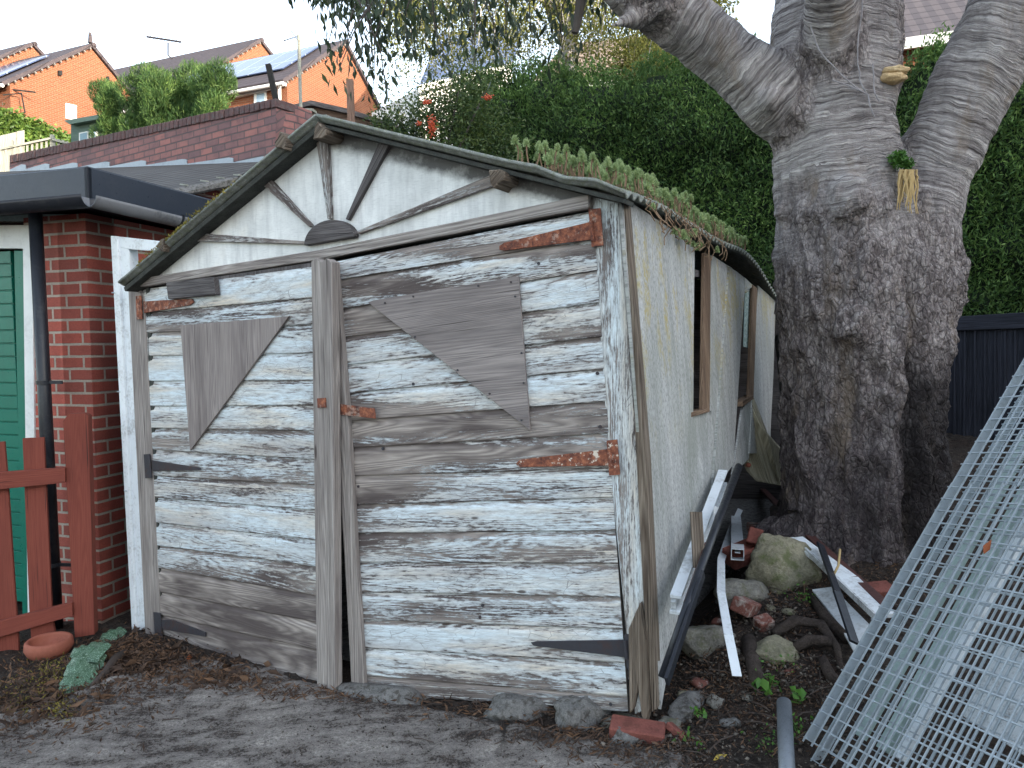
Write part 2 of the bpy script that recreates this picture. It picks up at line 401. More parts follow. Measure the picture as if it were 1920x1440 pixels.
MT['galv'] = mat_flat('galvanised_steel', (180, 190, 197), .42, .5, dirtc=(116, 122, 126), dirt=.5, scale=20)
MT['galvpipe'] = mat_flat('dull_galvanised_pipe', (126, 132, 138), .5, .5, dirtc=(92, 96, 100), dirt=.6, scale=25)
MT['steelbrown'] = mat_flat('brown_painted_steel', (84, 54, 50), .6, .1, dirtc=(54, 38, 36), dirt=.5)
MT['aqua'] = mat_flat('pale_green_panel', (176, 196, 192), .25, dirtc=(120, 140, 134), dirt=.5)
MT['soil'] = None
MT['lead'] = mat_flat('lead_flashing', (146, 156, 166), .5, .2, dirtc=(110, 118, 126), dirt=.5)
MT['slate'] = mat_flat('dark', (34, 34, 34), .9)
MT['glass'] = mat_flat('window_glass', (150, 176, 196), .12, .0, dirt=.1, spec=.8, bump=0)
MT['whitetrim'] = mat_flat('white_trim', (228, 230, 228), .5, dirt=.15)
MT['greyfence'] = mat_wood('silvered_fence', (120, 122, 114), (168, 170, 160), None, knots=False)
MT['greenpaint'] = mat_wood('green_painted_shed', (84, 104, 96), (112, 130, 120), None, knots=False)
MT['timber'] = mat_wood('brown_timber', (98, 76, 66), (146, 122, 108), (84, 66, 60), knots=False)
MT['bole'] = mat_wood('dead_root_wood', (116, 110, 92), (204, 198, 176), (110, 104, 84), k=1.2, bump=.012, knots=False)
MT['stone'] = mat_stone('field_stone', (78, 76, 72), (148, 145, 136), (100, 100, 78), 9, .02)
MT['stone2'] = mat_stone('mossy_stone', (92, 90, 76), (156, 150, 128), (92, 98, 64), 8, .025)
MT['rubble'] = mat_stone('mortar_crusted_brick', (104, 66, 58), (132, 88, 78), (172, 164, 156), 11, .02)
MT['redtile'] = mat_stone('red_clay_tile', (104, 60, 54), (138, 86, 76), (96, 60, 52), 14, .006)
MT['concrete'] = mat_stone('rough_concrete', (78, 78, 78), (140, 138, 134), (70, 66, 60), 22, .012)
MT['fungus'] = mat_stone('cream_bracket_fungus', (184, 150, 106), (222, 200, 160), None, 14, .02)
MT['roottuft'] = mat_flat('straw_coloured_roots', (186, 160, 112), .8, dirt=.4, dirtc=(120, 96, 62))
MT['twig'] = mat_flat('dead_twig', (72, 62, 56), .9, dirt=.5)
MT['vine'] = mat_flat('pale_dead_vine', (150, 146, 148), .9, dirt=.3)
MT['rootbark'] = mat_stone('root_bark', (44, 38, 36), (92, 82, 76), (58, 50, 44), 24, .02)
MT['limb'] = mat_flat('dark_branch', (74, 68, 64), .9, dirt=.3)
def m_tile(name, lo, hi, row=.33, w=.3):
    t = NT(name, .8, .25); uv = t.uv(); v = t.sepx(uv, 1); u = t.sepx(uv, 0)
    fr = t.math('FRACT', t.math('DIVIDE', v, row)); fu = t.math('PINGPONG', t.math('DIVIDE', u, w), .5)
    c = t.mix(t.noise(uv, 3, 4), lin(*lo), lin(*hi)); c = t.mix(t.ramp(fr, [(.0, .85), (.16, 0)]), c, lin(*[x*.35 for x in lo]))
    t.bump(t.math('ADD', fr, fu), .03, .8); return t.out(c)
MT['tile'] = m_tile('dark_concrete_tiles', (62, 56, 60), (84, 78, 82)); MT['tilebrown'] = m_tile('brown_concrete_tiles', (104, 92, 84), (132, 120, 110))
MT['tilelil'] = m_tile('grey_brown_tiles', (76, 73, 78), (96, 92, 96))
MT['shingle'] = m_tile('old_felt_shingles', (64, 62, 62), (92, 90, 88), .09, .1)
def m_solar():
    t = NT('solar_panel_glass', .12, .9); uv = t.uv()
    b = t.new('TexBrick'); t.put(b.inputs[0], uv); b.offset = 0; b.inputs['Color1'].default_value = lin(66, 80, 112); b.inputs['Color2'].default_value = lin(58, 70, 100); b.inputs['Mortar'].default_value = lin(140, 150, 165)
    b.inputs['Scale'].default_value = 1; b.inputs['Brick Width'].default_value = 1.0; b.inputs['Row Height'].default_value = 1.65; b.inputs['Mortar Size'].default_value = .03
    return t.out(b.outputs[0])
MT['solar'] = m_solar()

def m_soil():
    t = NT('dark_soil', .95, .15); p = t.pos(); n = t.noise(p, 30, 6, .7); n2 = t.noise(p, 5, 4, .6); sp = t.vor(p, 90)
    c = t.ramp(n, [(.3, lin(34, 30, 28)), (.55, lin(62, 55, 50)), (.8, lin(92, 82, 74))])
    c = t.mix(t.ramp(n2, [(.5, 0), (.7, .5)]), c, lin(58, 44, 36))
    c = t.mix(t.ramp(sp, [(.08, .8), (.14, 0)]), c, lin(150, 142, 130))
    t.bump(t.math('ADD', n, t.math('MULTIPLY', t.vor(p, 45), .5)), .02, 1); return t.out(c)
MT['soil'] = m_soil()
def m_drive():
    t = NT('worn_concrete_under_dirt', .92, .2); p = t.pos()
    n = t.noise(p, 7, 9, .8); st = t.noise(t.map(p, (3.5, 10, 1), (0, 0, 0), (0, 0, R(-40))), 1, 7, .75); fine = t.noise(p, 70, 6, .85)
    c = t.ramp(fine, [(.32, lin(96, 91, 88)), (.5, lin(158, 151, 145)), (.62, lin(222, 214, 204))])
    dm = t.math('ADD', t.math('ADD', t.math('MULTIPLY', n, .4), t.math('MULTIPLY', st, .45)), t.math('MULTIPLY', t.noise(p, 1.6, 3, .6), .3))
    dirt = t.ramp(t.noise(p, 90, 5, .78), [(.36, lin(30, 26, 25)), (.5, lin(60, 52, 48)), (.66, lin(118, 104, 95))])
    c = t.mix(t.ramp(t.math('ADD', dm, t.math('MULTIPLY', fine, .75)), [(.93, 0), (1.03, .95)]), c, dirt)
    ck = t.vor(t.map(p, (1, 1, 0)), 1.0, 'DISTANCE_TO_EDGE'); sc = t.math('ADD', ck, t.math('MULTIPLY', t.math('SUBTRACT', t.noise(p, 6, 6, .7), .5), .16)); c = t.mix(t.math('MULTIPLY', t.ramp(sc, [(.003, .8), (.012, 0)]), t.ramp(t.noise(p, 1.3, 2), [(.5, 0), (.58, 1)])), c, lin(40, 34, 31))
    sp = t.vor(p, 60); c = t.mix(t.ramp(sp, [(.07, .9), (.13, 0)]), c, lin(200, 190, 176))
    t.bump(t.math('SUBTRACT', t.math('MULTIPLY', fine, .6), t.math('MULTIPLY', dm, .7)), .035, 1); return t.out(c)
MT['drive'] = m_drive()

def m_bark():
    t = NT('cherry_bark', .8, .25); p = t.obj(); z = t.sepx(t.pos(), 2)
    cx = t.new('CombineXYZ'); t.put(cx.inputs[0], t.math('MULTIPLY', t.sepx(p, 0), 3.0)); t.put(cx.inputs[1], t.math('MULTIPLY', t.sepx(p, 1), 3.0))
    rg = t.math('ADD', t.attr('ring'), t.math('MULTIPLY', t.noise(p, 3.5, 3, .6), .10)); t.put(cx.inputs[2], t.math('MULTIPLY', rg, 62))
    ring = t.noise(cx.outputs[0], 1, 5, .68); rough_ = t.math('ADD', t.math('MULTIPLY', t.noise(t.map(p, (30, 30, 17)), 1, 7, .78), .6), t.math('MULTIPLY', t.noise(t.map(p, (13, 13, 3.2), (3, 3, 3)), 1, 6, .75), .4)); cell = t.vor(t.map(p, (38, 38, 20)), 1, 'DISTANCE_TO_EDGE')
    blend = t.new('MapRange'); t.put(blend.inputs[0], t.math('ADD', z, t.math('MULTIPLY', t.noise(p, 2.6, 5, .65), 2.2))); blend.inputs[1].default_value = 3.15; blend.inputs[2].default_value = 3.6
    b = t.math('MULTIPLY', blend.outputs[0], t.ramp(t.math('ADD', t.attr('seam'), t.math('MULTIPLY', t.noise(p, 14, 4), .5)), [(.35, .1), (.9, 1)]))
    cu_ = t.ramp(ring, [(.32, lin(82, 75, 74)), (.44, lin(146, 139, 137)), (.56, lin(184, 177, 174)), (.7, lin(220, 214, 210))])
    cu_ = t.mix(t.ramp(rough_, [(.3, .6), (.5, 0)]), cu_, lin(84, 76, 80))
    cl = t.ramp(rough_, [(.34, lin(62, 54, 53)), (.47, lin(126, 116, 114)), (.6, lin(196, 186, 182))])
    cl = t.mix(t.ramp(cell, [(.0, .45), (.1, 0)]), cl, lin(46, 40, 43))
    c = t.mix(b, cl, cu_)
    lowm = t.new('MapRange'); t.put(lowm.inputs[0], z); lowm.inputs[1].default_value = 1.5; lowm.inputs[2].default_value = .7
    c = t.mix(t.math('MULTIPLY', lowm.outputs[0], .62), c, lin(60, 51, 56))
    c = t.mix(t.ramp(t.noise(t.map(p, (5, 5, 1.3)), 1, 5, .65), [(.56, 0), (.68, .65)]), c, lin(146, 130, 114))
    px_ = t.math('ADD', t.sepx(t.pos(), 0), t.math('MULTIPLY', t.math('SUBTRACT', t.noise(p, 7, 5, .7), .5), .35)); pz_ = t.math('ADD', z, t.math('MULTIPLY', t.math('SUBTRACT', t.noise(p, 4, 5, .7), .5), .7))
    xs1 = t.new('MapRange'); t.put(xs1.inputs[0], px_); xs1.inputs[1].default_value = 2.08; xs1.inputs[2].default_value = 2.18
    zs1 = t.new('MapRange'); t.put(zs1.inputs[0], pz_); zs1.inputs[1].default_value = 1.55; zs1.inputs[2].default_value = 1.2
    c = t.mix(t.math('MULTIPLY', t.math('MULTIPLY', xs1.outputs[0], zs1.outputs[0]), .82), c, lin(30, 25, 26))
    h = t.mix(b, t.math('ADD', rough_, t.math('MULTIPLY', t.ramp(cell, [(0, 0), (.2, 1)]), .25)), t.math('ADD', t.math('MULTIPLY', ring, .9), t.math('MULTIPLY', rough_, .3)))
    t.bump(h, .06, 1); return t.out(c)
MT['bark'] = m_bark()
MT['birchbark'] = mat_stone('birch_bark', (150, 146, 144), (206, 204, 202), (84, 80, 76), 6, .01)
MT['hedgeleaf'] = mat_leaf('conifer_hedge_leaf', [(66, 98, 52), (92, 124, 64), (124, 152, 82)], .6, .35, clump=1.7, dark=(44, 70, 40))
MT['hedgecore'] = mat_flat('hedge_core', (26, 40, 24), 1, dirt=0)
MT['bushleaf'] = mat_leaf('conifer_bush_leaf', [(56, 90, 46), (80, 114, 58), (122, 148, 80)], .6, .25, clump=2.2, dark=(40, 68, 38))
MT['ivyleaf'] = mat_leaf('hedge_leaf_light', [(70, 102, 46), (98, 130, 56), (134, 158, 78)], .5, .2, clump=1.6)
MT['birchleaf'] = mat_leaf('birch_leaf', [(96, 102, 52), (122, 128, 62), (154, 152, 80)], .6, .4, clump=1.0)
MT['cherryleaf'] = mat_leaf('cherry_leaf', [(44, 60, 44), (60, 78, 52), (84, 98, 60)], .45, .25, clump=1.2)
MT['pyraleaf'] = mat_leaf('firethorn_leaf', [(52, 74, 42), (72, 92, 48), (96, 112, 58)], .5, .25, clump=2)
MT['berry'] = mat_flat('orange_red_berries', (196, 84, 48), .35, dirt=.1)
MT['sedum'] = mat_leaf('stonecrop_leaf', [(146, 166, 120), (170, 188, 136), (194, 206, 154)], .6, .3, clump=6, dark=(132, 152, 100))
MT['sedumstem'] = mat_flat('stonecrop_stem', (128, 104, 82), .8, dirt=.3, dirtc=(110, 110, 70))
MT['moss'] = mat_leaf('yellow_moss', [(110, 104, 46), (140, 130, 60), (160, 146, 74)], .9, .1, clump=8)
MT['weed'] = mat_leaf('weed_leaf', [(74, 120, 50), (92, 140, 60), (112, 158, 74)], .5, .3, clump=6)
MT['silverleaf'] = None
MT['litter'] = mat_leaf('dead_leaf_litter', [(56, 44, 38), (84, 64, 50), (124, 94, 70), (76, 66, 60)], .8, .1, clump=4, dark=(50, 38, 32))
MT['yellowleaf'] = mat_leaf('fallen_yellow_leaf', [(190, 160, 60), (206, 184, 92)], .6, .2)
MT['pebble'] = mat_leaf('pebbles', [(48, 44, 40), (74, 68, 62), (130, 122, 112), (70, 56, 48)], .9, 0)
MT['orangeleaf'] = mat_leaf('fallen_orange_leaf', [(176, 92, 50), (196, 110, 60)], .6, .2)
def m_silver():
    t = NT('silver_speckled_leaf', .5, .4); p = t.pos()
    c = t.ramp(t.noise(p, 180, 4, .75), [(.45, lin(54, 82, 60)), (.56, lin(86, 114, 90)), (.66, lin(160, 180, 166))])
    t.bump(t.noise(p, 60, 3), .003, .8); return t.out(c)
MT['silverleaf'] = m_silver()

# ------------------------------------------------------------------ ground
def ground():
    xs = np.concatenate([np.linspace(-60, -6, 28, endpoint=False), np.linspace(-6, 5, 300, endpoint=False), np.linspace(5, 60, 28)])
    ys = np.concatenate([np.linspace(-45, 0, 20, endpoint=False), np.linspace(0, 7.5, 210, endpoint=False), np.linspace(7.5, 90, 60)])
    v = np.array([(x, y, gz(x, y) + (0.012*noise.fractal(V((x*9, y*9, 1)), .7, 2.1, 4) if -6 < x < 5 and 0 < y < 7.5 else 0)) for y in ys for x in xs])
    nx = len(xs); i, j = np.meshgrid(np.arange(len(ys)-1), np.arange(nx-1), indexing='ij'); b = (i*nx+j).ravel()[:, None]
    o = np_mesh('ground', v, b+np.array([[0, 1, nx+1, nx]]), MT['soil'], smooth=True, o0=V((0, 0, 0)))
    tag(o, kind='structure')
ground()
def driveway():
    mb = MB()
    # concrete apron before the doors: a slab with a ragged edge
    edge = [(-3.3, 1.2), (-3.4, 3.6), (-2.6, 4.05)]
    rows = []; N = 150; Mn = 90
    for j in range(Mn+1):
        row = []
        for i in range(N+1):
            a = i/N; q = -4.2 + 4.75*a; s = -3.6 + 3.5*j/Mn
            q += .0; p = Rc + UU*q + WW*s
            e = .12*noise.fractal(V((q*1.3, s*1.3, 5)), .8, 2, 4)
            inside = min((-q+.35+e)*3, (-s-.1+e*.6)*3, (q+3.15+e*2.2+max(0, s+1.6)*-.5)*1.2)
            z = gz(p.x, p.y)+.02 + .012*noise.fractal(V((p.x*2.4+p.y, p.y*3-p.x, 2)), .6, 2.2, 7) + .006*noise.noise(V(((p.x+p.y)*3, (p.y-p.x*.8)*13, 4))) + .006*noise.noise(V((p.x*40, p.y*40, 0)))
            z -= .09*(1-ss(0, .25, inside))
            row.append((p.x, p.y, z))
        rows.append(row)
    mb.grid(rows); o = mb.build('driveway', MT['drive'], smooth=True); tag(o, kind='structure')
driveway()

# ------------------------------------------------------------------ garage shed
shed = thing('garage_shed', Lc + V((0, 0, -.12)), 'derelict timber garage shed with peeling white double doors and sunburst gable', 'shed')
Cc = Lc.lerp(Rc, .478) + FP.n*.15
DL = vplane(Lc[:2], Cc[:2]); DR = vplane(Cc[:2], Rc[:2])
def poly(plane, pts, th, mat, name, parent, off=0.0, grain=None, bevel=0.0, mb=None, **kw):
    p = [plane.pt(x, y, off) for x, y in pts]
    if grain is None and len(p) >= 3:
        e = max(((p[i]-p[(i+1) % len(p)]) for i in range(len(p))), key=lambda v: v.length); grain = e
    if mb is not None: mb.prism(p, -plane.n*th); return None
    return MB().prism(p, -plane.n*th).build(name, mat, parent, grain=grain, bevel=bevel, **kw)
def interp(lst, x):
    for (a, b), (c, d) in zip(lst, lst[1:]):
        if x <= c: return b+(d-b)*(x-a)/(c-a)
    return lst[-1][1]
def wear_fn(px, py, blobs, base):
    w = base
    for cx, cy, rx, ry, a in blobs:
        d = ((px-cx)/rx)**2+((py-cy)/ry)**2
        if d < 4: w += a*math.exp(-d*1.4)
    return w
def cladding(plane, yl, yr, xl, xr, blobs, bases, name, parent, seg=46, off=0.0, ragged=0):
    v = []; f = []; at = []; uvs = []
    prof = [(0.0, -.011, .1), (.05, -.010, .12), (.13, -.006, .1), (.19, -.0012, -.02), (.24, 0, -.04), (.5, .0004, 0), (.75, 0, 0), (.955, 0, .02), (.985, -.0025, .12)]
    prof2 = prof + [(1.0, -.011, .15)]
    loops_uv = []
    for k in range(len(yl)-1):
        b = len(v); ru = rnd.uniform(0, 40); rv = rnd.uniform(0, 40); bw = bases[k] if k < len(bases) else .4
        for i in range(seg+1):
            a = i/seg
            for (t, o_, wv) in prof2:
                yl_ = yl[k]+(yl[k+1]-yl[k])*t; yr_ = yr[k]+(yr[k+1]-yr[k])*t
                x1 = xl(yl_); x2 = xr(yr_); px = x1+(x2-x1)*a; py = yl_+(yr_-yl_)*a
                if ragged and k == len(yl)-2 and t > .9: py += ragged*noise.noise(V((a*9, 4, 0)))*3
                P = plane.pt(px, py, off+o_ + .0022*noise.noise(V((a*3, k*3.1, 0))))
                v.append(P); at.append(wear_fn(px, py, blobs, bw)+wv)
                uvs.append((a*1.25+ru, t*.13+rv))
        m = len(prof2)
        for i in range(seg):
            for j in range(m-1): f.append([b+i*m+j, b+i*m+j+1, b+(i+1)*m+j+1, b+(i+1)*m+j])
    nb = len(v); c4 = [plane.pt(xl(yl[0]), yl[0], off-.012), plane.pt(xr(yr[0]), yr[0], off-.012), plane.pt(xr(yr[-1]), yr[-1]-3, off-.012), plane.pt(xl(yl[-1]), yl[-1]-3, off-.012)]
    for p in c4: v.append(p); at.append(.9); uvs.append((0, 0))
    for p in c4: v.append(p-plane.n*.02); at.append(.9); uvs.append((0, 0))
    f += [[nb, nb+1, nb+2, nb+3], [nb+7, nb+6, nb+5, nb+4], [nb, nb+4, nb+5, nb+1], [nb+1, nb+5, nb+6, nb+2], [nb+2, nb+6, nb+7, nb+3], [nb+3, nb+7, nb+4, nb]]
    o0 = children_root(parent); me = bpy.data.meshes.new(name); me.from_pydata([tuple(p-o0) for p in v], [], f)
    me.update(); uvl = me.uv_layers.new(name='UVMap'); vi = np.zeros(len(me.loops), dtype=np.int32); me.loops.foreach_get('vertex_index', vi)
    uvl.data.foreach_set('uv', np.array(uvs, dtype=np.float32)[vi].ravel())
    a_ = me.attributes.new('wear', 'FLOAT', 'POINT'); a_.data.foreach_set('value', np.array(at, dtype=np.float32))
    me.materials.append(MT['door']); o = bpy.data.objects.new(name, me); col.objects.link(o); o.parent = parent; o['_loc'] = list(o0)
    return o
rl = [490, 525, 580, 633, 685, 738, 790, 840, 893, 947, 1000, 1055, 1110, 1162, 1215, 1267, 1300]
rr = [396, 449, 508, 568, 632, 692, 753, 813, 877, 933, 995, 1057, 1120, 1180, 1243, 1307, 1334]
ll = [543, 587, 625, 668, 715, 762, 803, 843, 892, 933, 980, 1023, 1065, 1110, 1153, 1189]
lr = [500, 558, 608, 662, 713, 760, 808, 862, 910, 957, 1013, 1063, 1117, 1168, 1220, 1297]
rblobs = [(720, 610, 90, 28, .5), (700, 775, 200, 26, .55), (800, 800, 200, 25, .35), (850, 850, 330, 16, .5), (690, 870, 90, 28, .45), (700, 920, 110, 40, .35), (1070, 625, 110, 18, .4), (1060, 790, 120, 30, .28), (850, 590, 260, 20, .2), (700, 530, 120, 20, .3),
          (930, 470, 250, 14, .5), (780, 545, 200, 14, .35), (900, 1150, 300, 22, .2), (900, 1285, 350, 30, .25), (760, 1010, 160, 16, .2), (1000, 1030, 300, 30, .1), (800, 1200, 200, 20, -.22), (1000, 1190, 200, 25, -.15), (1060, 560, 80, 30, -.2), (720, 690, 100, 40, -.2), (900, 960, 200, 20, -.1), (660, 960, 40, 400, .12)]
lblobs = [(450, 620, 200, 10, .25), (340, 615, 60, 12, .3), (430, 590, 300, 9, .25), (470, 1140, 260, 70, .45), (330, 1110, 120, 60, .25), (520, 1230, 220, 50, .45), (330, 700, 60, 60, -.15), (480, 900, 160, 22, .18), (320, 830, 60, 12, .3), (450, 810, 160, 10, .2), (520, 640, 70, 30, -.1)]
door_r = poly(DR, [(632, 490), (1112, 396), (1178, 1330), (683, 1300)], .03, MT['wood_dark'], 'door', shed, off=-.034)
tag(door_r, 'right hand door with large triangular plywood patch')
cladding(DR, rl, rr, lambda y: 632+51*(y-490)/810, lambda y: 1112+66*(y-396)/938, rblobs, [.3, .36, .34, .3, .36, .28, .42, .4, .36, .34, .34, .3, .32, .36, .26, .42, .5], 'weatherboards', door_r, ragged=2)
door_l = poly(DL, [(266, 540), (588, 492), (600, 1290), (303, 1187)], .03, MT['wood_dark'], 'door', shed, off=-.034)
tag(door_l, 'left hand door with small triangular plywood patch')
cladding(DL, ll, lr, lambda y: 266+37*(y-543)/646, lambda y: 588+12*(y-500)/797, lblobs, [.22, .32, .3, .26, .28, .28, .3, .34, .34, .26, .28, .32, .45, .55, .6, .6], 'weatherboards', door_l)
# stiles at the meeting edge (ragged tops)
poly(DL, [(583, 490), (592, 484), (603, 491), (612, 484), (622, 492), (629, 1296), (618, 1306), (594, 1296)], .045, MT['wood'], 'meeting_stile', door_l, off=.048, grain=V((0, 0, 1)), bevel=.003)
poly(DR, [(612, 492), (630, 490), (650, 740), (684, 1304), (670, 1308), (659, 1298), (645, 1040), (626, 760)], .03, MT['wood'], 'meeting_stile', door_r, off=.03, grain=V((0, 0, 1)), bevel=.003)
# plywood patches
tp = poly(DR, [(690, 567), (700, 563), (972, 518), (994, 808), (985, 800)], .012, MT['ply'], 'plywood_patch', door_r, off=.016, grain=DR.pt(972, 518)-DR.pt(700, 563), bevel=.001)
poly(DL, [(338, 610), (541, 593), (356, 845)], .012, MT['ply2'], 'plywood_patch', door_l, off=.016, grain=V((0, 0, 1)), bevel=.001)
poly(DL, [(311, 530), (400, 519), (404, 552), (315, 561)], .03, MT['wood_dark'], 'batten_block', door_l, off=.034, bevel=.002)
# screws and nails
def screws(plane, pts, off, parent, r=.006):
    for x, y in pts:
        p = plane.pt(x, y, off); MB().tube([p-plane.n*.004, p+plane.n*.003], r, 8).build('screw_head', MT['iron'], parent)
screws(DR, [(775, 556), (722, 568), (897, 536), (958, 529), (966, 556), (778, 632), (978, 662), (982, 718), (918, 738), (978, 788), (858, 694)], .017, tp, .0045)
screws(DR, [(1010, 494), (672, 912), (718, 841), (775, 720), (1120, 700), (1125, 800), (1145, 1320), (905, 1135), (900, 1157)], .001, door_r, .007)
# hinges
def hinge(plane, strap, plate, mat, parent, side_plate_off=.02, knuckle=None):
    h = poly(plane, strap, .006, mat, 'strap_hinge', parent, off=.011, bevel=.001)
    poly(FP, plate, .006, mat, 'hinge_plate', h, off=side_plate_off, bevel=.001)
    if knuckle: MB().tube([FP.pt(*knuckle[0], side_plate_off+.004), FP.pt(*knuckle[1], side_plate_off+.004)], .008, 8).build('knuckle', mat, h)
    return h
hinge(DR, [(936, 461), (945, 455), (1106, 416), (1110, 449), (945, 470), (936, 468)], [(1103, 392), (1126, 390), (1131, 460), (1109, 463)], MT['rust'], door_r, knuckle=((1108, 414), (1112, 452)))
hinge(DR, [(968, 868), (975, 862), (1141, 842), (1143, 873), (975, 876), (968, 872)], [(1137, 826), (1157, 824), (1162, 890), (1142, 892)], MT['rustw'], door_r, knuckle=((1143, 843), (1145, 875)))
hinge(DR, [(995, 1205), (1005, 1203), (1172, 1200), (1174, 1233), (1000, 1211)], [(1170, 1190), (1190, 1189), (1195, 1252), (1175, 1254)], MT['iron'], door_r, knuckle=((1172, 1200), (1175, 1235)))
hinge(DL, [(268, 565), (358, 560), (364, 566), (356, 572), (270, 587)], [(254, 555), (264, 554), (266, 598), (256, 599)], MT['rust'], door_l)
hinge(DL, [(284, 863), (374, 877), (375, 882), (286, 883)], [(269, 852), (280, 851), (284, 896), (272, 897)], MT['iron'], door_l)
hinge(DL, [(302, 1163), (320, 1162), (385, 1186), (385, 1194), (304, 1180)], [(287, 1148), (300, 1150), (304, 1195), (290, 1194)], MT['iron'], door_l)
poly(DR, [(627, 757), (640, 758), (702, 766), (704, 785), (640, 778), (627, 776)], .006, MT['rust'], 'hasp', door_r, off=.04, bevel=.001)
poly(DL, [(594, 747), (609, 746), (610, 764), (595, 765)], .008, MT['rust'], 'hasp_plate', door_l, off=.056, bevel=.001)
# frame posts
poly(FP, [(250, 535), (262, 545), (270, 560), (303, 1200), (288, 1208), (272, 1195), (240, 545)], .07, MT['wood'], 'corner_post', shed, off=.005, grain=V((0, 0, 1)), bevel=.004)
pr = poly(FP, [(1108, 362), (1158, 366), (1200, 900), (1228, 1325), (1190, 1340), (1140, 850)], .07, MT['frame'], 'corner_post', shed, off=.0, grain=V((0, 0, 1)), bevel=.004)
poly(FP, [(1178, 1180), (1200, 1130), (1212, 1200), (1218, 1330), (1212, 1356), (1203, 1345), (1196, 1290), (1188, 1330), (1180, 1340)], .045, MT['rotten'], 'rotten_post_foot', shed, off=.03, grain=V((0, 0, 1)), bevel=.004)
# edge strip beside the post
poly(FP, [(1160, 366), (1172, 368), (1212, 860), (1228, 1200), (1232, 1330), (1222, 1335), (1206, 1120), (1188, 760)], .06, MT['rotten'], 'corner_batten', shed, off=.018, grain=V((0, 0, 1)), bevel=.003)
# gable sheet with wear near its upper edges
def gable():
    bot = [(240, 520), (262, 528), (1105, 375), (1160, 368)]; apex = (592, 232)
    def top(x): return interp([(232, 522), (592, 226), (1165, 362)], x)
    def bt(x): return interp([(232, 533), (1105, 384), (1165, 380)], x)
    v = []; f = []; at = []; n = 60; m = 14
    for i in range(n+1):
        x = 240+(1158-240)*i/n
        for j in range(m+1):
            y = top(x)+(bt(x)-top(x))*j/m; v.append(FP.pt(x, y, -.002)); dt = (y-top(x)); db = bt(x)-y
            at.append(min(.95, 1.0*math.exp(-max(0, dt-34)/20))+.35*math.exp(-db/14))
    for i in range(n):
        for j in range(m): f.append([i*(m+1)+j, i*(m+1)+j+1, (i+1)*(m+1)+j+1, (i+1)*(m+1)+j])
    mb = MB(); mb.v = v; mb.f = f; mb.build('gable_panel', MT['gable'], shed, attr=at)
gable()
poly(FP, [(240, 528), (1108, 371), (1160, 366), (1160, 380), (1108, 387), (240, 538)], .05, MT['wood_dark'], 'gable_backing', shed, off=-.01)
# lintel boards
poly(FP, [(262, 522), (600, 468), (1104, 364), (1105, 389), (600, 487), (262, 538)], .05, MT['wood'], 'lintel', shed, off=.035, bevel=.004)
poly(FP, [(395, 517), (586, 488), (586, 512), (400, 530)], .03, MT['wood_dark'], 'lower_lintel', shed, off=.012, bevel=.002)
# sunburst
def batten(a, b, wa, wb, mat='batten'):
    ax, ay = a; bx, by = b; d = math.hypot(bx-ax, by-ay); nx, ny = -(by-ay)/d, (bx-ax)/d
    poly(FP, [(ax+nx*wa/2, ay+ny*wa/2), (bx+nx*wb/2, by+ny*wb/2), (bx-nx*wb/2, by-ny*wb/2), (ax-nx*wa/2, ay-ny*wa/2)], .022, MT[mat], 'ray_batten', shed, off=.02, bevel=.002)
batten((575, 455), (362, 444), 5, 16); batten((582, 424), (486, 328), 6, 20); batten((617, 410), (601, 240), 7, 24); batten((650, 412), (722, 264), 6, 20, 'wood_dark'); batten((670, 436), (941, 331), 6, 22)
cb = []
for k in range(17):
    a = math.pi*k/16; cb.append((620-48*math.cos(a)-3, 452-12*math.cos(a)*-.0 + (8-16*k/16) - 40*math.sin(a)))
sb = poly(FP, cb, .035, MT['wood_dark'], 'sun_boss', shed, off=.034, bevel=.004, grain=UU)
# purlin ends
for (x, y, r_, ln) in ((563, 276, 19, .13), (631, 258, 19, .12), (338, 464, 16, .12), (956, 342, 18, .12)):
    c = FP.pt(x, y, 0); rr_ = r_/F*3.6*.8; mb = MB(); pts = []
    for k in range(9):
        a = 2*math.pi*k/9+.3; q = rr_*(1+.3*math.sin(k*2.3+x)); pts.append(c+FP.n*ln+UU*math.cos(a)*q+V((0, 0, 1))*math.sin(a)*q)
    mb.prism(pts, -FP.n*(ln+.1)).build('purlin_end', MT['rotten'], shed, grain=FP.n, bevel=.004)
# roof: corrugated sheets; waves run down the slope
AP = FP.pt(592, 219, .11); EL = FP.pt(222, 532, .11); ER = FP.pt(1172, 360, .11)
LEN = 4.45
def sag(s): return -.30*ss(2.0, 4.4, s) + .012*math.sin(s*3.1)
def roof(A, E, name, over, n_s=480, wavy_front=False):
    rows = []
    slope = (E-A); nrm = slope.cross(WW).normalized()
    if nrm.z < 0: nrm = -nrm
    for i in range(n_s+1):
        s = LEN*i/n_s; row = []
        am = .010*math.cos(2*math.pi*s/.076)
        for j in range(13):
            t = j/12; p = A+slope*t+WW*s+nrm*(am+.0025*noise.noise(V((s*2, t*4, 3)))) + V((0, 0, sag(s)*(.4+.6*t)))
            if t > .7 and wavy_front: p += nrm*(.011*math.sin((t-.7)*38)*ss(.7, .78, t)*math.exp(-s*9))
            row.append(p)
        rows.append(row)
    mb = MB(); mb.grid(rows)
    me = mb.build(name, MT['rooftop'], shed, smooth=True)
    md = me.modifiers.new('solid', 'SOLIDIFY'); md.thickness = .013; md.offset = 0
    return me
roof(AP, EL, 'roof_sheet', .1); roof(AP, ER, 'roof_sheet', .1, wavy_front=True)
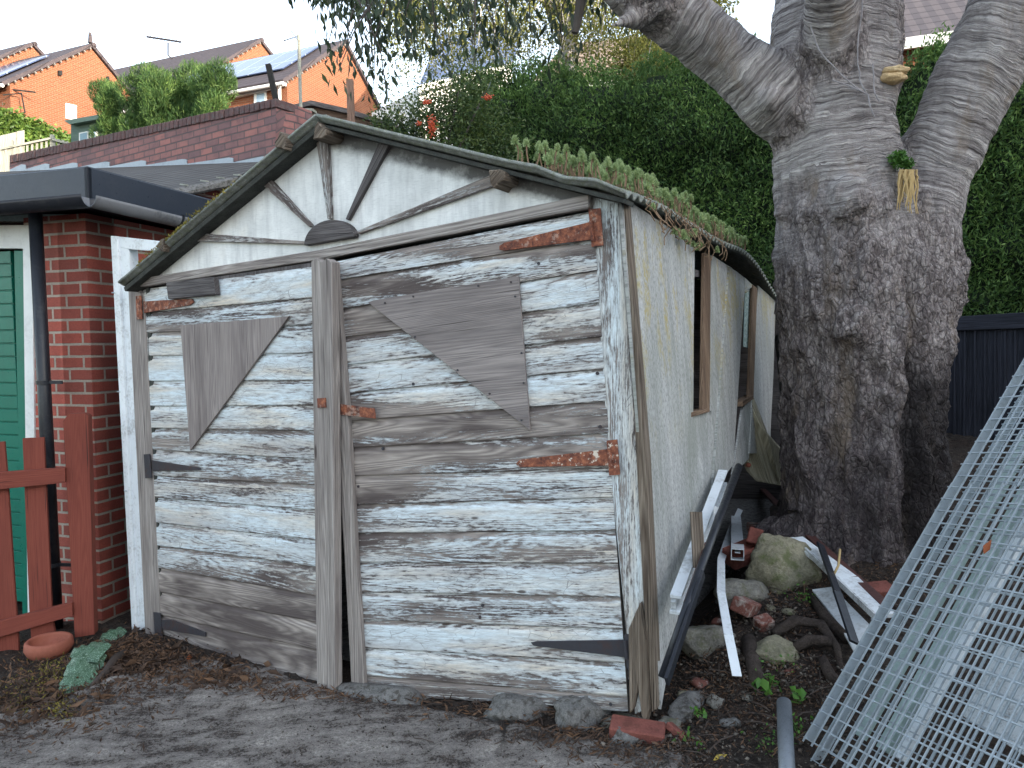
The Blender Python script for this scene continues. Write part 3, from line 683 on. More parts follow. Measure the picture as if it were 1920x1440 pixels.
# dark strips under each verge, coloured to stand for the overhang's shade
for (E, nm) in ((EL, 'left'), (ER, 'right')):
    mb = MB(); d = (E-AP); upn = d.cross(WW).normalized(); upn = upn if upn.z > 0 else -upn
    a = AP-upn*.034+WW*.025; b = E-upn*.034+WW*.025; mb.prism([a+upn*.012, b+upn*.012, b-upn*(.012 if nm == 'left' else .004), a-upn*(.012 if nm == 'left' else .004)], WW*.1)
    mb.build('verge_shade_strip', MT['roofdark'], shed, grain=d)
# ridge capping
MB().beam(AP+V((0, 0, .008))+WW*.03, AP+V((0, 0, .008+sag(4.4)*.4))+WW*4.44, .07, .012, V((0, 0, 1))).build('ridge_cap', MT['rooftop'], shed)
# walls
Rb = FP.pt(1232, 1325, 0); Rt = FP.pt(1166, 372, 0)
SP = Plane(Rb, (Rt-Rb).cross(WW))
def wallpanel(pts, off=0, mat='asb', name='wall_panel', th=.012, n=16):
    (a, b, c, d) = pts  # tl tr br bl in pixels
    v = []; f = []; at = []
    P = [SP.pt(*q, off) for q in pts]
    for i in range(n+1):
        for j in range(n+1):
            u = i/n; t = j/n; p = P[0].lerp(P[1], u).lerp(P[3].lerp(P[2], u), t) + SP.n*.004*noise.noise(V((u*2, t*3, off*99)))
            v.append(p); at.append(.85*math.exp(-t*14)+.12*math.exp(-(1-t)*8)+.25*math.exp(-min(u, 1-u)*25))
    for i in range(n):
        for j in range(n): f.append([i*(n+1)+j, i*(n+1)+j+1, (i+1)*(n+1)+j+1, (i+1)*(n+1)+j])
    mb = MB(); mb.v = v; mb.f = f; o = mb.build(name, MT[mat], shed, attr=at)
    md = o.modifiers.new('solid', 'SOLIDIFY'); md.thickness = th; md.offset = -1
    return o
wallpanel([(1164, 366), (1303, 460), (1297, 1012), (1240, 1330)], .012)
wallpanel([(1297, 778), (1333, 770), (1318, 945), (1297, 1012)], .004)
wallpanel([(1334, 478), (1372, 502), (1338, 900), (1318, 960)], .004)
wallpanel([(1368, 500), (1398, 522), (1376, 870), (1336, 925)], .016)
wallpanel([(1396, 520), (1414, 536), (1399, 545), (1390, 560)], .004)
wallpanel([(1392, 765), (1412, 745), (1404, 860), (1374, 890)], .004)
wallpanel([(1421, 535), (1455, 565), (1444, 850), (1405, 850)], .01)
# window openings on the side: brown frames, dark inside
for (pts, bars) in (([(1303, 462), (1333, 480), (1331, 772), (1297, 782)], [(1304, 480), (1333, 494)]), ([(1396, 522), (1420, 540), (1413, 748), (1393, 762)], None)):
    wf = poly(SP, [(pts[1][0]-12 if bars else pts[1][0]-8, pts[1][1]-6), pts[1], pts[2], (pts[2][0]-14 if bars else pts[2][0]-9, pts[2][1]+3)], .018, MT['brownwood'], 'window_frame', shed, off=.012, grain=V((0, 0, 1)), bevel=.002)
    poly(SP, [(pts[3][0], pts[3][1]-9), (pts[2][0], pts[2][1]-8), pts[2], pts[3]], .06, MT['brownwood'], 'window_sill', wf, off=.016, bevel=.002)
    if bars: poly(SP, [(1302, 505), (1328, 512), (1328, 524), (1302, 518)], .03, MT['wood_dark'], 'window_bar', wf, off=-.02)
    else: poly(SP, [(1398, 535), (1417, 545), (1413, 655), (1395, 650)], .006, MT['aqua'], 'pane', wf, off=-.012)
MB().prism([SP.pt(1450, 500, -.02), SP.pt(1450, 560, -.02), SP.pt(1452, 880, -.02)], -SP.n*.02)
# closed back, left wall, floor of the dark interior
bk = Rb+WW*4.3; mb = MB(); bl = Lc+WW*4.3
mb.prism([V((bk.x, bk.y, -.2)), V((bl.x, bl.y, -.2)), V((bl.x, bl.y, 2.0)), AP+WW*4.3+V((0, 0, -.22)), V((bk.x-.1, bk.y, 1.8))], -WW*.03).build('rear_wall', MT['wood_dark'], shed)
lb = FP.pt(268, 1200, 0)
MB().prism([V((Lc.x, Lc.y, -.25)), V((bl.x, bl.y, -.25)), V((bl.x, bl.y, 1.95)), V((Lc.x, Lc.y, 1.95))], UU*.03).build('wall_panel', MT['roofdark'], shed)
MB().prism([Lc+V((0, 0, -.1))+WW*.1, Rc+V((0, 0, .0))+WW*.1-UU*.1, bk+V((-.1, 0, 0)), V((bl.x, bl.y, -.1))], V((0, 0, -.03))).build('floor_slab', MT['concrete'], shed)
# loose leaning sheet remains at the far end of the side wall
ls = thing('cement_sheet_offcut', at_d(1480, 700, 6.3), 'narrow pale broken cement sheet standing between the far end of the shed and the trunk', 'sheet')
pl_ = vplane_px(1440, 6.7, 1500, 5.6)
poly(pl_, [(1455, 470), (1465, 480), (1482, 590), (1488, 640), (1480, 628), (1466, 590)], .015, MT['asb'], 'sheet', ls, bevel=.002)
poly(pl_, [(1452, 630), (1460, 625), (1476, 760), (1474, 790), (1464, 760)], .015, MT['asb'], 'splinter', ls, bevel=.002)

# ------------------------------------------------------------------ left: white frame, brick garage, picket fence
wf = thing('door_frame', FP.pt(250, 1180), 'tall white plastic frame standing between the brick garage and the shed', 'frame')
FQ = Plane(Lc+WW*.02, FP.n)
poly(FQ, [(207, 442), (240, 447), (250, 600), (284, 1175), (262, 1182), (247, 1186)], .06, MT['pvc'], 'upright', wf, off=0, bevel=.003, grain=V((0, 0, 1)))
poly(FQ, [(207, 442), (219, 444), (256, 1184), (247, 1186)], .03, MT['pvc'], 'edge_strip', wf, off=.018, bevel=.003)
poly(FQ, [(210, 442), (300, 452), (300, 472), (248, 468), (212, 462)], .06, MT['pvc'], 'head', wf, off=.002, bevel=.003)
for (x, y) in ((217, 549), (227, 735), (240, 921)):
    MB().tube([FQ.pt(x, y, .02)+UU*-.01, FQ.pt(x, y, .02)-UU*.035+V((0, 0, .002))], .004, 6).build('screw', MT['galv'], wf)

K = V(((172-960)/F*4.55, 4.55, 0)); fl = V((-.957, .29, 0)); fr = V((.29, .957, 0))
GF = Plane(K, (fl.y, -fl.x, 0)); GR = Plane(K, (fr.y, -fr.x, 0))
gar = thing('brick_garage', K+V((0, 0, -.2)), 'red brick garage with green door, black fascia and gutter at the left edge', 'garage')
zt = 2.36
MB().prism([K+V((0, 0, -.3)), K+fr*5+V((0, 0, -.3)), K+fr*5+V((0, 0, zt)), K+V((0, 0, zt))], fl*.22).build('brick_wall', MT['brick'], gar)
kk = GF.pt(62, 800); wl = (V((kk.x, kk.y, 0))-K).length
MB().prism([K+V((0, 0, -.3)), K+fl*wl+V((0, 0, -.3)), K+fl*wl+V((0, 0, zt)), K+V((0, 0, zt))], fr*.22).build('brick_wall', MT['brick'], gar)
poly(GF, [(-700, 418), (140, 414), (140, 402), (-700, 400)], .06, MT['greydoortrim'] if 'greydoortrim' in MT else MT['aqua'], 'door_head', gar, off=-.0)
dfm = poly(GF, [(42, 425), (60, 425), (68, 1185), (52, 1185)], .07, MT['whitetrim'], 'door_frame', gar, off=.012, bevel=.002)
poly(GF, [(-700, 422), (55, 422), (55, 466), (-700, 462)], .06, MT['whitetrim'], 'door_frame', gar, off=.006, bevel=.002)
# slatted green door
mb = MB(); x0, x1 = -700, 26; y = 470
gp = GF
d0 = gp.pt(26, 470, -.03); d1 = gp.pt(-700, 470, -.03); hdir = (d1-d0)
ztop = d0.z; zb = -.1; k = 0
nsl = 27; hh = (ztop-zb)/nsl
dd = fl*3.0; base0 = gp.pt(30, 700, -.03); base0.z = 0
for k in range(nsl):
    z = ztop-k*hh
    mb.prism([base0+V((0, 0, z)), base0+dd+V((0, 0, z)), base0+dd+V((0, 0, z-hh+.008)), base0+V((0, 0, z-hh+.008))], -gp.n*.03)
    mb.prism([base0+V((0, 0, z-hh+.008))-gp.n*.008, base0+dd+V((0, 0, z-hh+.008))-gp.n*.008, base0+dd+V((0, 0, z-hh))-gp.n*.008, base0+V((0, 0, z-hh))-gp.n*.008], -gp.n*.02)
gd = mb.build('door', MT['greendoor'], gar, bevel=.002)
poly(GF, [(26, 470), (46, 470), (54, 1160), (42, 1160)], .05, MT['greendoor'], 'door_edge', gd, off=-.012, bevel=.002)
# roof box, fascia, gutter
co = K - fl*.22 - fr*.18
def zpt(p, z): return V((p.x, p.y, z))
fz0, fz1 = 2.40, 2.58
MB().prism([zpt(co, fz0), zpt(co+fl*4, fz0), zpt(co+fl*4, fz1), zpt(co, fz1)], fr*.03).build('fascia', MT['fasciablack'], gar, bevel=.004)
MB().prism([zpt(co, fz0), zpt(co+fr*5, fz0), zpt(co+fr*5, fz1), zpt(co, fz1)], fl*.03).build('fascia', MT['fasciablack'], gar, bevel=.004)
MB().prism([zpt(co+fl*.02+fr*.02, fz1+.008), zpt(co+fl*4, fz1+.008), zpt(co+fl*4+fr*5, fz1+.008), zpt(co+fr*5, fz1+.008)], V((0, 0, -.03))).build('roof', MT['fasciablack'], gar)
MB().prism([zpt(co+fl*.035+fr*.035, 2.40), zpt(co+fl*4, 2.40), zpt(co+fl*4+fr*5, 2.40), zpt(co+fr*5, 2.40)], V((0, 0, -.02))).build('soffit', MT['black'], gar)
def gutter(a, b, mat, nm):
    d = (b-a).normalized(); x = V((d.y, -d.x, 0)); rows = []
    for t in (0, .5, 1):
        p = a.lerp(b, t); row = []
        for k in range(13):
            an = math.pi*k/12; row.append(p+x*math.cos(an)*.056+V((0, 0, -math.sin(an)*.062)))
        rows.append(row)
    o = MB().grid(rows).build(nm, mat, gar, smooth=True); md = o.modifiers.new('s', 'SOLIDIFY'); md.thickness = .005
    return o
g0 = co-fr*.062-fl*.02; g1 = co-fl*.062
gutter(zpt(g0-fl*.05, 2.40), zpt(g0+fl*4, 2.40), MT['black'], 'gutter')
gutter(zpt(g1-fr*.06, 2.40), zpt(g1+fr*4.5, 2.33), MT['greygutter'], 'gutter')
for s_ in (.62, 1.6):
    p = zpt(g1+fr*s_, 2.40); mb = MB(); mb.tube([p-fl*.06*math.cos(a)+V((0, 0, -.068*math.sin(a))) for a in np.linspace(0, math.pi, 9)], .009, 6); mb.build('gutter_bracket', MT['black'], gar)
# downpipe
dp = [GF.pt(66, 398, .11), GF.pt(106, 1178, .11)]
dpo = MB().tube(dp, .038, 16).build('downpipe', MT['black'], gar, smooth=True)
for yy in (717, 1058):
    x_ = 66+(yy-398)*40/780; c = GF.pt(x_, yy, .11)
    mb = MB(); mb.tube([c+V((0, 0, -.012)), c+V((0, 0, .012))], .043, 16); mb.beam(c-fl*.02, c-fl*.12-GF.n*.02, .012, .02); mb.build('pipe_clip', MT['black'], dpo)

# picket fence (red-brown)
pf = thing('picket_fence', G(150, 1190), 'low red-brown picket fence in front of the green door', 'fence')
PFn = vplane(((-2.45, 4.25)), (-3.6, 4.0))
for (pts, nm) in (([(128, 776), (158, 775), (165, 780), (177, 1190), (140, 1196), (118, 790)], 'post'), ([(42, 822), (82, 820), (98, 1158), (104, 1190), (60, 1225), (55, 1150)], 'picket'), ([(-40, 832), (8, 828), (14, 900), (36, 1230), (-40, 1252)], 'picket')):
    poly(PFn, pts, .02 if nm == 'picket' else .07, MT['fencered'], nm, pf, off=-.012 if nm == 'picket' else .01, grain=V((0, 0, 1)), bevel=.002)
poly(PFn, [(-60, 908), (-60, 882+8), (122, 877), (122, 905), (-60, 924)], .035, MT['fencered'], 'rail', pf, off=.03, bevel=.002)
poly(PFn, [(-60, 1180), (-60, 1212), (136, 1155), (135, 1130)], .035, MT['fencered'], 'rail', pf, off=.03, bevel=.002)

# terracotta bowl, stick, silver plant
c = G(105, 1222); c.z += 0
prof = [(0.0, .0), (.075, .0), (.105, .02), (.122, .055), (.118, .09), (.108, .10), (.098, .097), (.094, .088), (.09, .05), (.06, .03), (0, .028)]
o = MB().rot(c+V((.0, -.06, 0)), prof, 40).build('plant_pot', MT['terra'], smooth=True); tag(o, 'shallow empty terracotta bowl at the foot of the picket fence', 'pot')
p1 = G(232, 1225, .02); p2 = G(172, 1288, .015)
o = MB().tube([p1, p1.lerp(p2, .3)+V((0, 0, .02)), p1.lerp(p2, .65)+V((.01, 0, .01)), p2], [.02, .022, .019, .016], 10).build('branch', MT['twig'], smooth=True); tag(o, 'short thick dead stick beside the silvery plant', 'branch')
def silver_plant():
    v = []; f = []
    root = thing('leafy_plant', G(150, 1280), 'silvery green scallop leaved plant sprawling by the terracotta bowl', 'plant')
    for (x, y, r, h) in ((160, 1240, .09, .06), (172, 1222, .085, .09), (145, 1272, .08, .04), (165, 1215, .065, .09), (150, 1235, .05, .08), (140, 1255, .06, .06), (155, 1258, .055, .05), (135, 1278, .06, .04), (150, 1282, .05, .03), (178, 1212, .04, .08), (200, 1188, .05, .05), (218, 1184, .05, .04), (208, 1192, .04, .04), (148, 1218, .045, .10)):
        c = G(x, y, h); mb = MB(); n = 18; tx = rnd.uniform(-.5, .5); ty = rnd.uniform(-.9, -.3)
        nx = V((tx, ty, 1)).normalized(); a1 = nx.orthogonal().normalized(); a2 = nx.cross(a1)
        rows = []
        for ri in range(4):
            rr2 = r*ri/3; rows.append([c+(a1*math.cos(2*math.pi*k/n)+a2*math.sin(2*math.pi*k/n))*rr2*(1+.12*math.sin(k*3.0)*ri/3)-nx*(.018*(ri/3)**2*(1+.5*math.sin(k*2)))+nx*.004*noise.noise(V((k*1.0, ri*2, x))) for k in range(n+1)])
        mb.grid(rows); mb.build('leaf', MT['silverleaf'], root, smooth=True)
silver_plant()

# ------------------------------------------------------------------ upper-left: boundary wall, lean-to, fences, shed
bw = thing('boundary_wall', at_d(517, 320, 7.9), 'weathered purple-red brick wall with soldier coping on the rise behind the shed', 'wall')
BW = vplane_px(20, 11.3, 517, 7.9)
BWu = V((BW.n.y, -BW.n.x, 0)); BWu = BWu if BWu.x > 0 else -BWu
poly(BW, [(18, 305), (517, 200), (517, 420), (18, 420)], .25, MT['oldbrick'], 'brick_face', bw, grain=BWu)
# end pier
c = BW.pt(517, 300); 
MB().prism([zpt(c, 2.2), zpt(c+V((.17, .18, 0)), 2.2), zpt(c+V((.17, .18, 0)), BW.pt(517, 186).z), zpt(c, BW.pt(517, 186).z)], -BWu*.02-BW.n*.24).build('end_pier', MT['oldbrick'], bw)
mb = MB(); a = BW.pt(18, 306, .02); b = BW.pt(517, 200, .02); n = int((b-a).length/.085)
for k in range(n):
    p = a.lerp(b, (k+.5)/n)+V((0, 0, rnd.uniform(-.004, .004))); tp_ = BW.pt(18, 291, .02).lerp(BW.pt(517, 184, .02), (k+.5)/n)
    mb.box((p+tp_)/2-BW.n*.13+BW.n*rnd.uniform(-.006, .006), BWu*.073, BW.n*.26, (tp_-p)*1.0)
mb.build('soldier_coping', MT['oldbrickc'] if 'oldbrickc' in MT else mat_stone('coping_brick', (76, 64, 66), (112, 86, 84), (96, 92, 92), 14, .01), bw, bevel=.006)
# stepped lead flashing
mb = MB(); xs = [18, 48, 92, 145, 205, 273, 350, 437, 500]
for i in range(len(xs)-1):
    x0, x1 = xs[i], xs[i+1]; yb0 = 322-(x0-18)*.033; yb1 = 322-(x1-18)*.033
    mb.prism([BW.pt(x0, yb0+3, .012), BW.pt(x1, yb1+3, .012), BW.pt(x1, yb1-12, .012), BW.pt(x1-8, yb1-13, .012), BW.pt(x0, yb0-4, .012)], -BW.n*.01)
mb.build('flashing', MT['lead'], bw)
lt = thing('lean_to', at_d(360, 420, 6.8), 'low outbuilding with dark shingle roof and red brick end below the boundary wall', 'outbuilding')
pts = [BW.pt(0, 322, .02), BW.pt(500, 303, .02), at_d(440, 334, 7.05), at_d(272, 366, 6.25), at_d(-200, 372, 6.6)]
MB().prism(pts, V((0, 0, -.05))).build('roof', MT['shingle'], lt, grain=BWu)
MB().prism([at_d(265, 366, 6.22), at_d(272, 364, 6.22), at_d(470, 326, 7.1), at_d(470, 340, 7.1), at_d(300, 374, 6.22)], V((.0, .06, 0))).build('verge_board', MT['concrete'], lt)
for (x, y, d) in ((268, 352, 6.22), (305, 345, 6.4), (340, 338, 6.6), (378, 331, 6.8), (408, 325, 6.95), (440, 320, 7.0)):
    p = at_d(x, y+8, d); MB().beam(p, p+V((.07, -.05, -.015)), .03, .012).build('verge_clip', MT['greyfence'], lt)
EP = vplane_px(290, 6.3, 450, 7.15)
poly(EP, [(280, 378), (300, 372), (450, 342), (450, 600), (280, 600)], .2, MT['darkbrick'], 'end_wall', lt, grain=V((EP.n.y, -EP.n.x, 0)))
mb = MB()
mb.prism([V((-3.1, 6.2, -.3)), V((-8, 6.9, -.3)), V((-8, 6.9, 2.7)), V((-3.1, 6.2, 2.7))], V((0, .15, 0))); mb.build('side_wall', MT['darkbrick'], lt)

def fence_run(root, plane, xs, ytop, ybot, w, mat, nm, th=.02):
    for x in xs:
        yt = ytop(x); yb = ybot(x)
        poly(plane, [(x-w/2, yt), (x+w/2, yt), (x+w/2, yb), (x-w/2, yb)], th, mat, nm, root, grain=V((0, 0, 1)))
gf = thing('garden_fence', at_d(60, 320, 13), 'silvered paling fence climbing behind the boundary wall at far left', 'fence')
GP = vplane_px(0, 13.4, 140, 13.8)
fence_run(gf, GP, range(6, 96, 9), lambda x: 276-(x)*.2+2, lambda x: 340, 4.2, MT['greyfence'], 'paling')
fence_run(gf, GP, range(102, 134, 8), lambda x: 258+(x-98)*.25, lambda x: 340, 4.2, MT['greyfence'], 'paling')
fence_run(gf, GP, (20, 97), lambda x: 262 if x == 20 else 252, lambda x: 345, 7, MT['greyfence'], 'post', .09)
poly(GP, [(0, 277), (95, 257), (95, 261), (0, 281)], .05, MT['greyfence'], 'rail', gf, off=.05)
poly(GP, [(98, 259), (140, 270), (140, 274), (98, 263)], .05, MT['greyfence'], 'rail', gf, off=.05)
fp2 = thing('close_boarded_fence', at_d(25, 330, 14.5), 'short pale close-boarded fence panel under the leafy hedge at far left', 'fence')
P2 = vplane_px(0, 14.6, 60, 14.9)
poly(P2, [(-60, 268), (32, 247), (32, 330), (-60, 330)], .03, MT['greyfence'], 'boards', fp2, grain=V((0, 0, 1)))
poly(P2, [(32, 246), (46, 244), (46, 330), (32, 330)], .09, MT['greyfence'], 'post', fp2, off=.03)
gs = thing('garden_shed', at_d(150, 300, 16), 'small sage green painted garden shed beside the clipped conifers', 'shed')
P3 = vplane_px(125, 16.2, 185, 15.2)
poly(P3, [(133, 228), (182, 220), (182, 330), (133, 330)], 1.5, MT['greenpaint'], 'wall', gs)
poly(P3, [(120, 226), (190, 214), (190, 222), (130, 233)], 1.7, MT['greenpaint'], 'roof', gs, off=.15)
for xs_ in ((148, 164), (169, 180)):
    w_ = poly(P3, [(xs_[0], 249), (xs_[1], 246), (xs_[1], 275), (xs_[0], 275)], .03, MT['whitetrim'], 'window', gs, off=.03)
    poly(P3, [(xs_[0]+2, 251), (xs_[1]-2, 248), (xs_[1]-2, 272), (xs_[0]+2, 272)], .02, MT['glass'], 'pane', w_, off=.04)

# ------------------------------------------------------------------ houses on the hill
AL = R(67); hg = V((math.cos(AL), math.sin(AL), 0)); ha = V((-math.sin(AL), math.cos(AL), 0))
def house(name, label, px_left, d_left, eaveL, apex, eaveR, length, mat='orangebrick', roofm='tile', group='houses on the hill'):
    base = V(((px_left-960)/F*d_left, d_left, 0)); pl = Plane(base, (hg.y, -hg.x, 0))
    root = thing(name, base+V((0, 0, 1)), label, 'house')
    eL = pl.pt(*eaveL); ap = pl.pt(*apex); eR = pl.pt(*eaveR)
    gb = [V((eL.x, eL.y, .5)), eL, ap, eR, V((eR.x, eR.y, .5))]
    MB().prism(gb, ha*.3).build('gable_wall', MT[mat], root, grain=hg)
    MB().prism([gb[0]+ha*.3, gb[0]+ha*length, gb[1]+ha*length, gb[1]+ha*.3], hg*.3).build('side_wall', MT[mat], root, grain=ha)
    rf = None
    for (e, s) in ((eL, -1), (eR, 1)):
        d = (e-ap); o_ = d.normalized()*.35; n = d.cross(ha).normalized(); n = n if n.z > 0 else -n
        a = ap+n*.02-ha*.12; b = e+o_+n*.02-ha*.12
        r_ = MB().prism([a, b, b+n*.14, a+n*.14], ha*(length+.2)).build('roof', MT[roofm], root, grain=ha)
        # verge with mortar dabs
        if s < 0:
            rf = r_; k = 14
            for i in range(k):
                p = a.lerp(b, (i+.5)/k); MB().box(p-ha*.02-n*.02, d.normalized()*.07, ha*.06, n*.08).build('mortar_dab', MT['concrete'], root)
            b2 = a.lerp(b, 1.0)
            MB().tube([b2+n*.02-d.normalized()*-.05, b2+n*.02+ha*length], .07, 8).build('gutter', MT['whitetrim'], root)
    MB().tube([ap+n*.16-ha*.12, ap+n*.16+ha*length], .11, 8).build('ridge_tiles', MT[roofm], root)
    return root, pl, eL, ap, eR
hA, pA, eA, aA, rA = house('brick_house', 'sunlit orange brick house with white gable window, second from far left', 18, 28, (18, 156), (170, 90), (294, 240), 9)
def win(pl, root, x0, y0, x1, y1, off=.05):
    w_ = poly(pl, [(x0, y0), (x1, y0+(x1-x0)*.25), (x1, y1+(x1-x0)*.2), (x0, y1)], .06, MT['whitetrim'], 'window', root, off=off)
    m = (x1-x0)*.17
    poly(pl, [(x0+m, y0+m*1.4), (x1-m, y0+(x1-x0)*.25+m*1.1), (x1-m, y1+(x1-x0)*.2-m), (x0+m, y1-m)], .03, MT['glass'], 'pane', w_, off=off+.02)
win(pA, hA, 124, 193, 144, 222)
poly(pA, [(111, 132), (117, 132), (117, 141), (111, 141)], .1, MT['slate'], 'vent', hA, off=.1)
poly(pA, [(201, 143), (205, 143), (206, 160), (202, 160)], .1, MT['slate'], 'flue', hA, off=.1)
MB().tube([aA+V((0, 0, .2)), aA+V((0, 0, .62))], [.1, .06], 8).build('finial', MT['tile'], hA)
mb = MB(); q = pA.pt(40, 170, .3); mb.tube([q-V((.5, .3, .25)), q+V((.0, 0, -.1)), q+V((.1, 0, -.8)), q-V((.3, 0, .9))], .03, 5); mb.tube([q-V((.4, 0, -.05)), q+V((.4, .2, 0))], .03, 5); mb.build('aerial_bracket', MT['slate'], hA)
# solar panel and front side of house A
def solar(e, ap, root, t0, t1, s0, s1, name='solar_panels'):
    d = (e-ap); n = d.cross(ha).normalized(); n = n if n.z > 0 else -n
    a = ap+d*t0+ha*s0+n*.22; b = ap+d*t1+ha*s0+n*.22
    MB().prism([a, b, b+n*.04, a+n*.04], ha*(s1-s0)).build(name, MT['solar'], root, grain=ha)
solar(eA, aA, hA, .3, .92, .9, 5.5)
hB, pB, eB, aB, rB = house('brick_house', 'farthest left orange brick house, only its upper gable showing', -90, 30.5, (-90, 150), (60, 87), (175, 215), 8)
hC, pC, eC, aC, rC = house('brick_house', 'orange brick house with large solar panels right behind the shed apex', 540, 27, (538, 152), (645, 84), (715, 218), 8.5)
solar(eC, aC, hC, .12, .78, .7, 6.8)
SC = Plane(eC, (ha.y, -ha.x, 0))
w_ = poly(SC, [(476, 172), (499, 168), (499, 200), (476, 203)], .06, MT['whitetrim'], 'window', hC, off=.04)
poly(SC, [(481, 177), (495, 174), (495, 196), (481, 198)], .03, MT['glass'], 'pane', w_, off=.06)
poly(SC, [(440, 170), (533, 148), (533, 160), (440, 183)], .12, MT['whitetrim'], 'soffit_board', hC, off=.14)
MB().tube([SC.pt(524, 155, .2), SC.pt(524, 175, .15), SC.pt(525, 260, .1)], .06, 8).build('downpipe', MT['whitetrim'], hC)
hD, pD, eD, aD, rD = house('brick_house', 'orange brick house with long dark tiled roof behind the clipped conifers', 380, 33, (372, 148), (487, 80), (545, 155), 12)
mb = MB(); q = at_d(318, 92, 36); mb.tube([at_d(323, 110, 36), at_d(315, 104, 36), at_d(315, 80, 36)], .04, 5); mb.tube([at_d(275, 69, 36), at_d(340, 79, 36)], .05, 5)
for k in range(9): p = at_d(278+k*7, 69.6+k*1.08, 36); mb.tube([p+V((-.02, -.25, .05)), p+V((.02, .25, -.05))], .012, 4)
mb.build('tv_antenna', MT['iron'], hD)
# wide house with brown roof behind the hedge, and one behind the trunk
def roof_house(name, label, pts, rm, d1, d2, wallpts, wallm='orangebrick'):
    root = thing(name, at_d(wallpts[0][0], 300, d1), label, 'house')
    pl = vplane_px(wallpts[0][0], d1, wallpts[1][0], d2)
    up = V((0, 0, 1)); tl, tr, br, bl_ = pts
    P = [pl.pt(*bl_, .3), pl.pt(*br, .3), pl.pt(*br, .3), pl.pt(*bl_, .3)]
    back = -pl.n*3.2
    T = [Plane(pl.p+back, pl.n).pt(*tl), Plane(pl.p+back, pl.n).pt(*tr)]
    MB().prism([P[0], P[1], T[1], T[0]], V((0, 0, -.12))).build('roof', MT[rm], root, grain=(P[1]-P[0]))
    g0_, g1_ = pl.pt(*bl_, .34), pl.pt(*br, .34)
    MB().prism([g0_, g1_, g1_+V((0, 0, -.22)), g0_+V((0, 0, -.22))], -pl.n*.08).build('gutter_board', MT['whitetrim'], root)
    a, b = pl.pt(*bl_), pl.pt(*br)
    MB().prism([a+V((0, 0, -.1)), b+V((0, 0, -.1)), zpt(b, 0), zpt(a, 0)], back).build('wall', MT[wallm], root)
    return root
roof_house('brick_house', 'house with brown ridged tile roof showing over the tall hedge', [(1060, 82), (1290, 60), (1330, 150), (1000, 150)], 'tilebrown', 22, 24, [(1000, 0), (1330, 0)])
rE=roof_house('brick_house', 'house with solar panelled roof half hidden by the birch foliage', [(825, 62), (985, 50), (960, 118), (785, 160)], 'solar', 24, 27, [(740, 0), (960, 0)], wallm='whitetrim')
roof_house('brick_house', 'house with grey-brown tile roof and white gutter behind the cherry trunk', [(1600, -60), (1960, -110), (1960, 32), (1600, 85)], 'tilelil', 16, 15, [(1600, 0), (1960, 0)])
# timber outbuilding behind the apex, pallet boards, posts, mast
to = thing('timber_outbuilding', at_d(620, 280, 10), 'brown timber outbuilding with felt roof edge right behind the shed apex', 'outbuilding')
PT = vplane_px(540, 10.5, 700, 10.2)
poly(PT, [(541, 206), (583, 190), (650, 205), (700, 222), (740, 236), (740, 330), (541, 330)], .3, MT['timber'], 'wall', to, grain=V((1, 0, 0)), off=-.05)
poly(PT, [(538, 199), (583, 188), (650, 203), (742, 232), (742, 240), (650, 212), (583, 197), (538, 208)], .5, MT['wood_dark'], 'roof_edge', to, off=.06)
PT2 = vplane_px(540, 9.6, 700, 9.4)
fb = thing('slatted_crate', at_d(562, 235, 9.6), 'small slatted wooden rack beside the end of the boundary wall', 'rack')
for x in (548, 556, 564, 572, 580): poly(PT2, [(x, 206), (x+4, 206), (x+4, 226), (x, 226)], .03, MT['timber'], 'slat', fb)
poly(PT2, [(544, 203), (586, 203), (586, 208), (544, 208)], .12, MT['greyfence'], 'top_rail', fb, off=.05)
ms = thing('aerial_mast', at_d(563, 206, 9.7), 'thin grey aerial mast rising behind the boundary wall end', 'aerial')
MB().tube([at_d(564, 205, 9.7), at_d(560, 66, 9.7)], .022, 8).build('pole', MT['greyfence'], ms)
mb = MB(); mb.tube([at_d(531, 77, 9.7), at_d(562, 67, 9.7)], .006, 5); mb.tube([at_d(546, 58, 9.7), at_d(556, 72, 9.7)], .005, 5)
for k in range(5): p = at_d(534+k*5, 76-k*1.6, 9.7); mb.tube([p+V((-.03, 0, .05)), p+V((.03, 0, -.05))], .003, 4)
mb.build('antenna', MT['iron'], ms)
o = MB().beam(at_d(659, 235, 9.0), at_d(656, 150, 9.0), .075, .075, V((0, 1, 0))).build('fence_post', MT['timber'], grain=V((0, 0, 1))); tag(o, 'square brown post standing alone in front of the solar panelled house gable', 'post')
o = MB().beam(at_d(518, 190, 9.2), at_d(503, 121, 9.2), .06, .06, V((0, 1, 0))).build('fence_post', MT['slate'], grain=V((0, 0, 1))); tag(o, 'dark bent stake just left of the aerial mast', 'post')

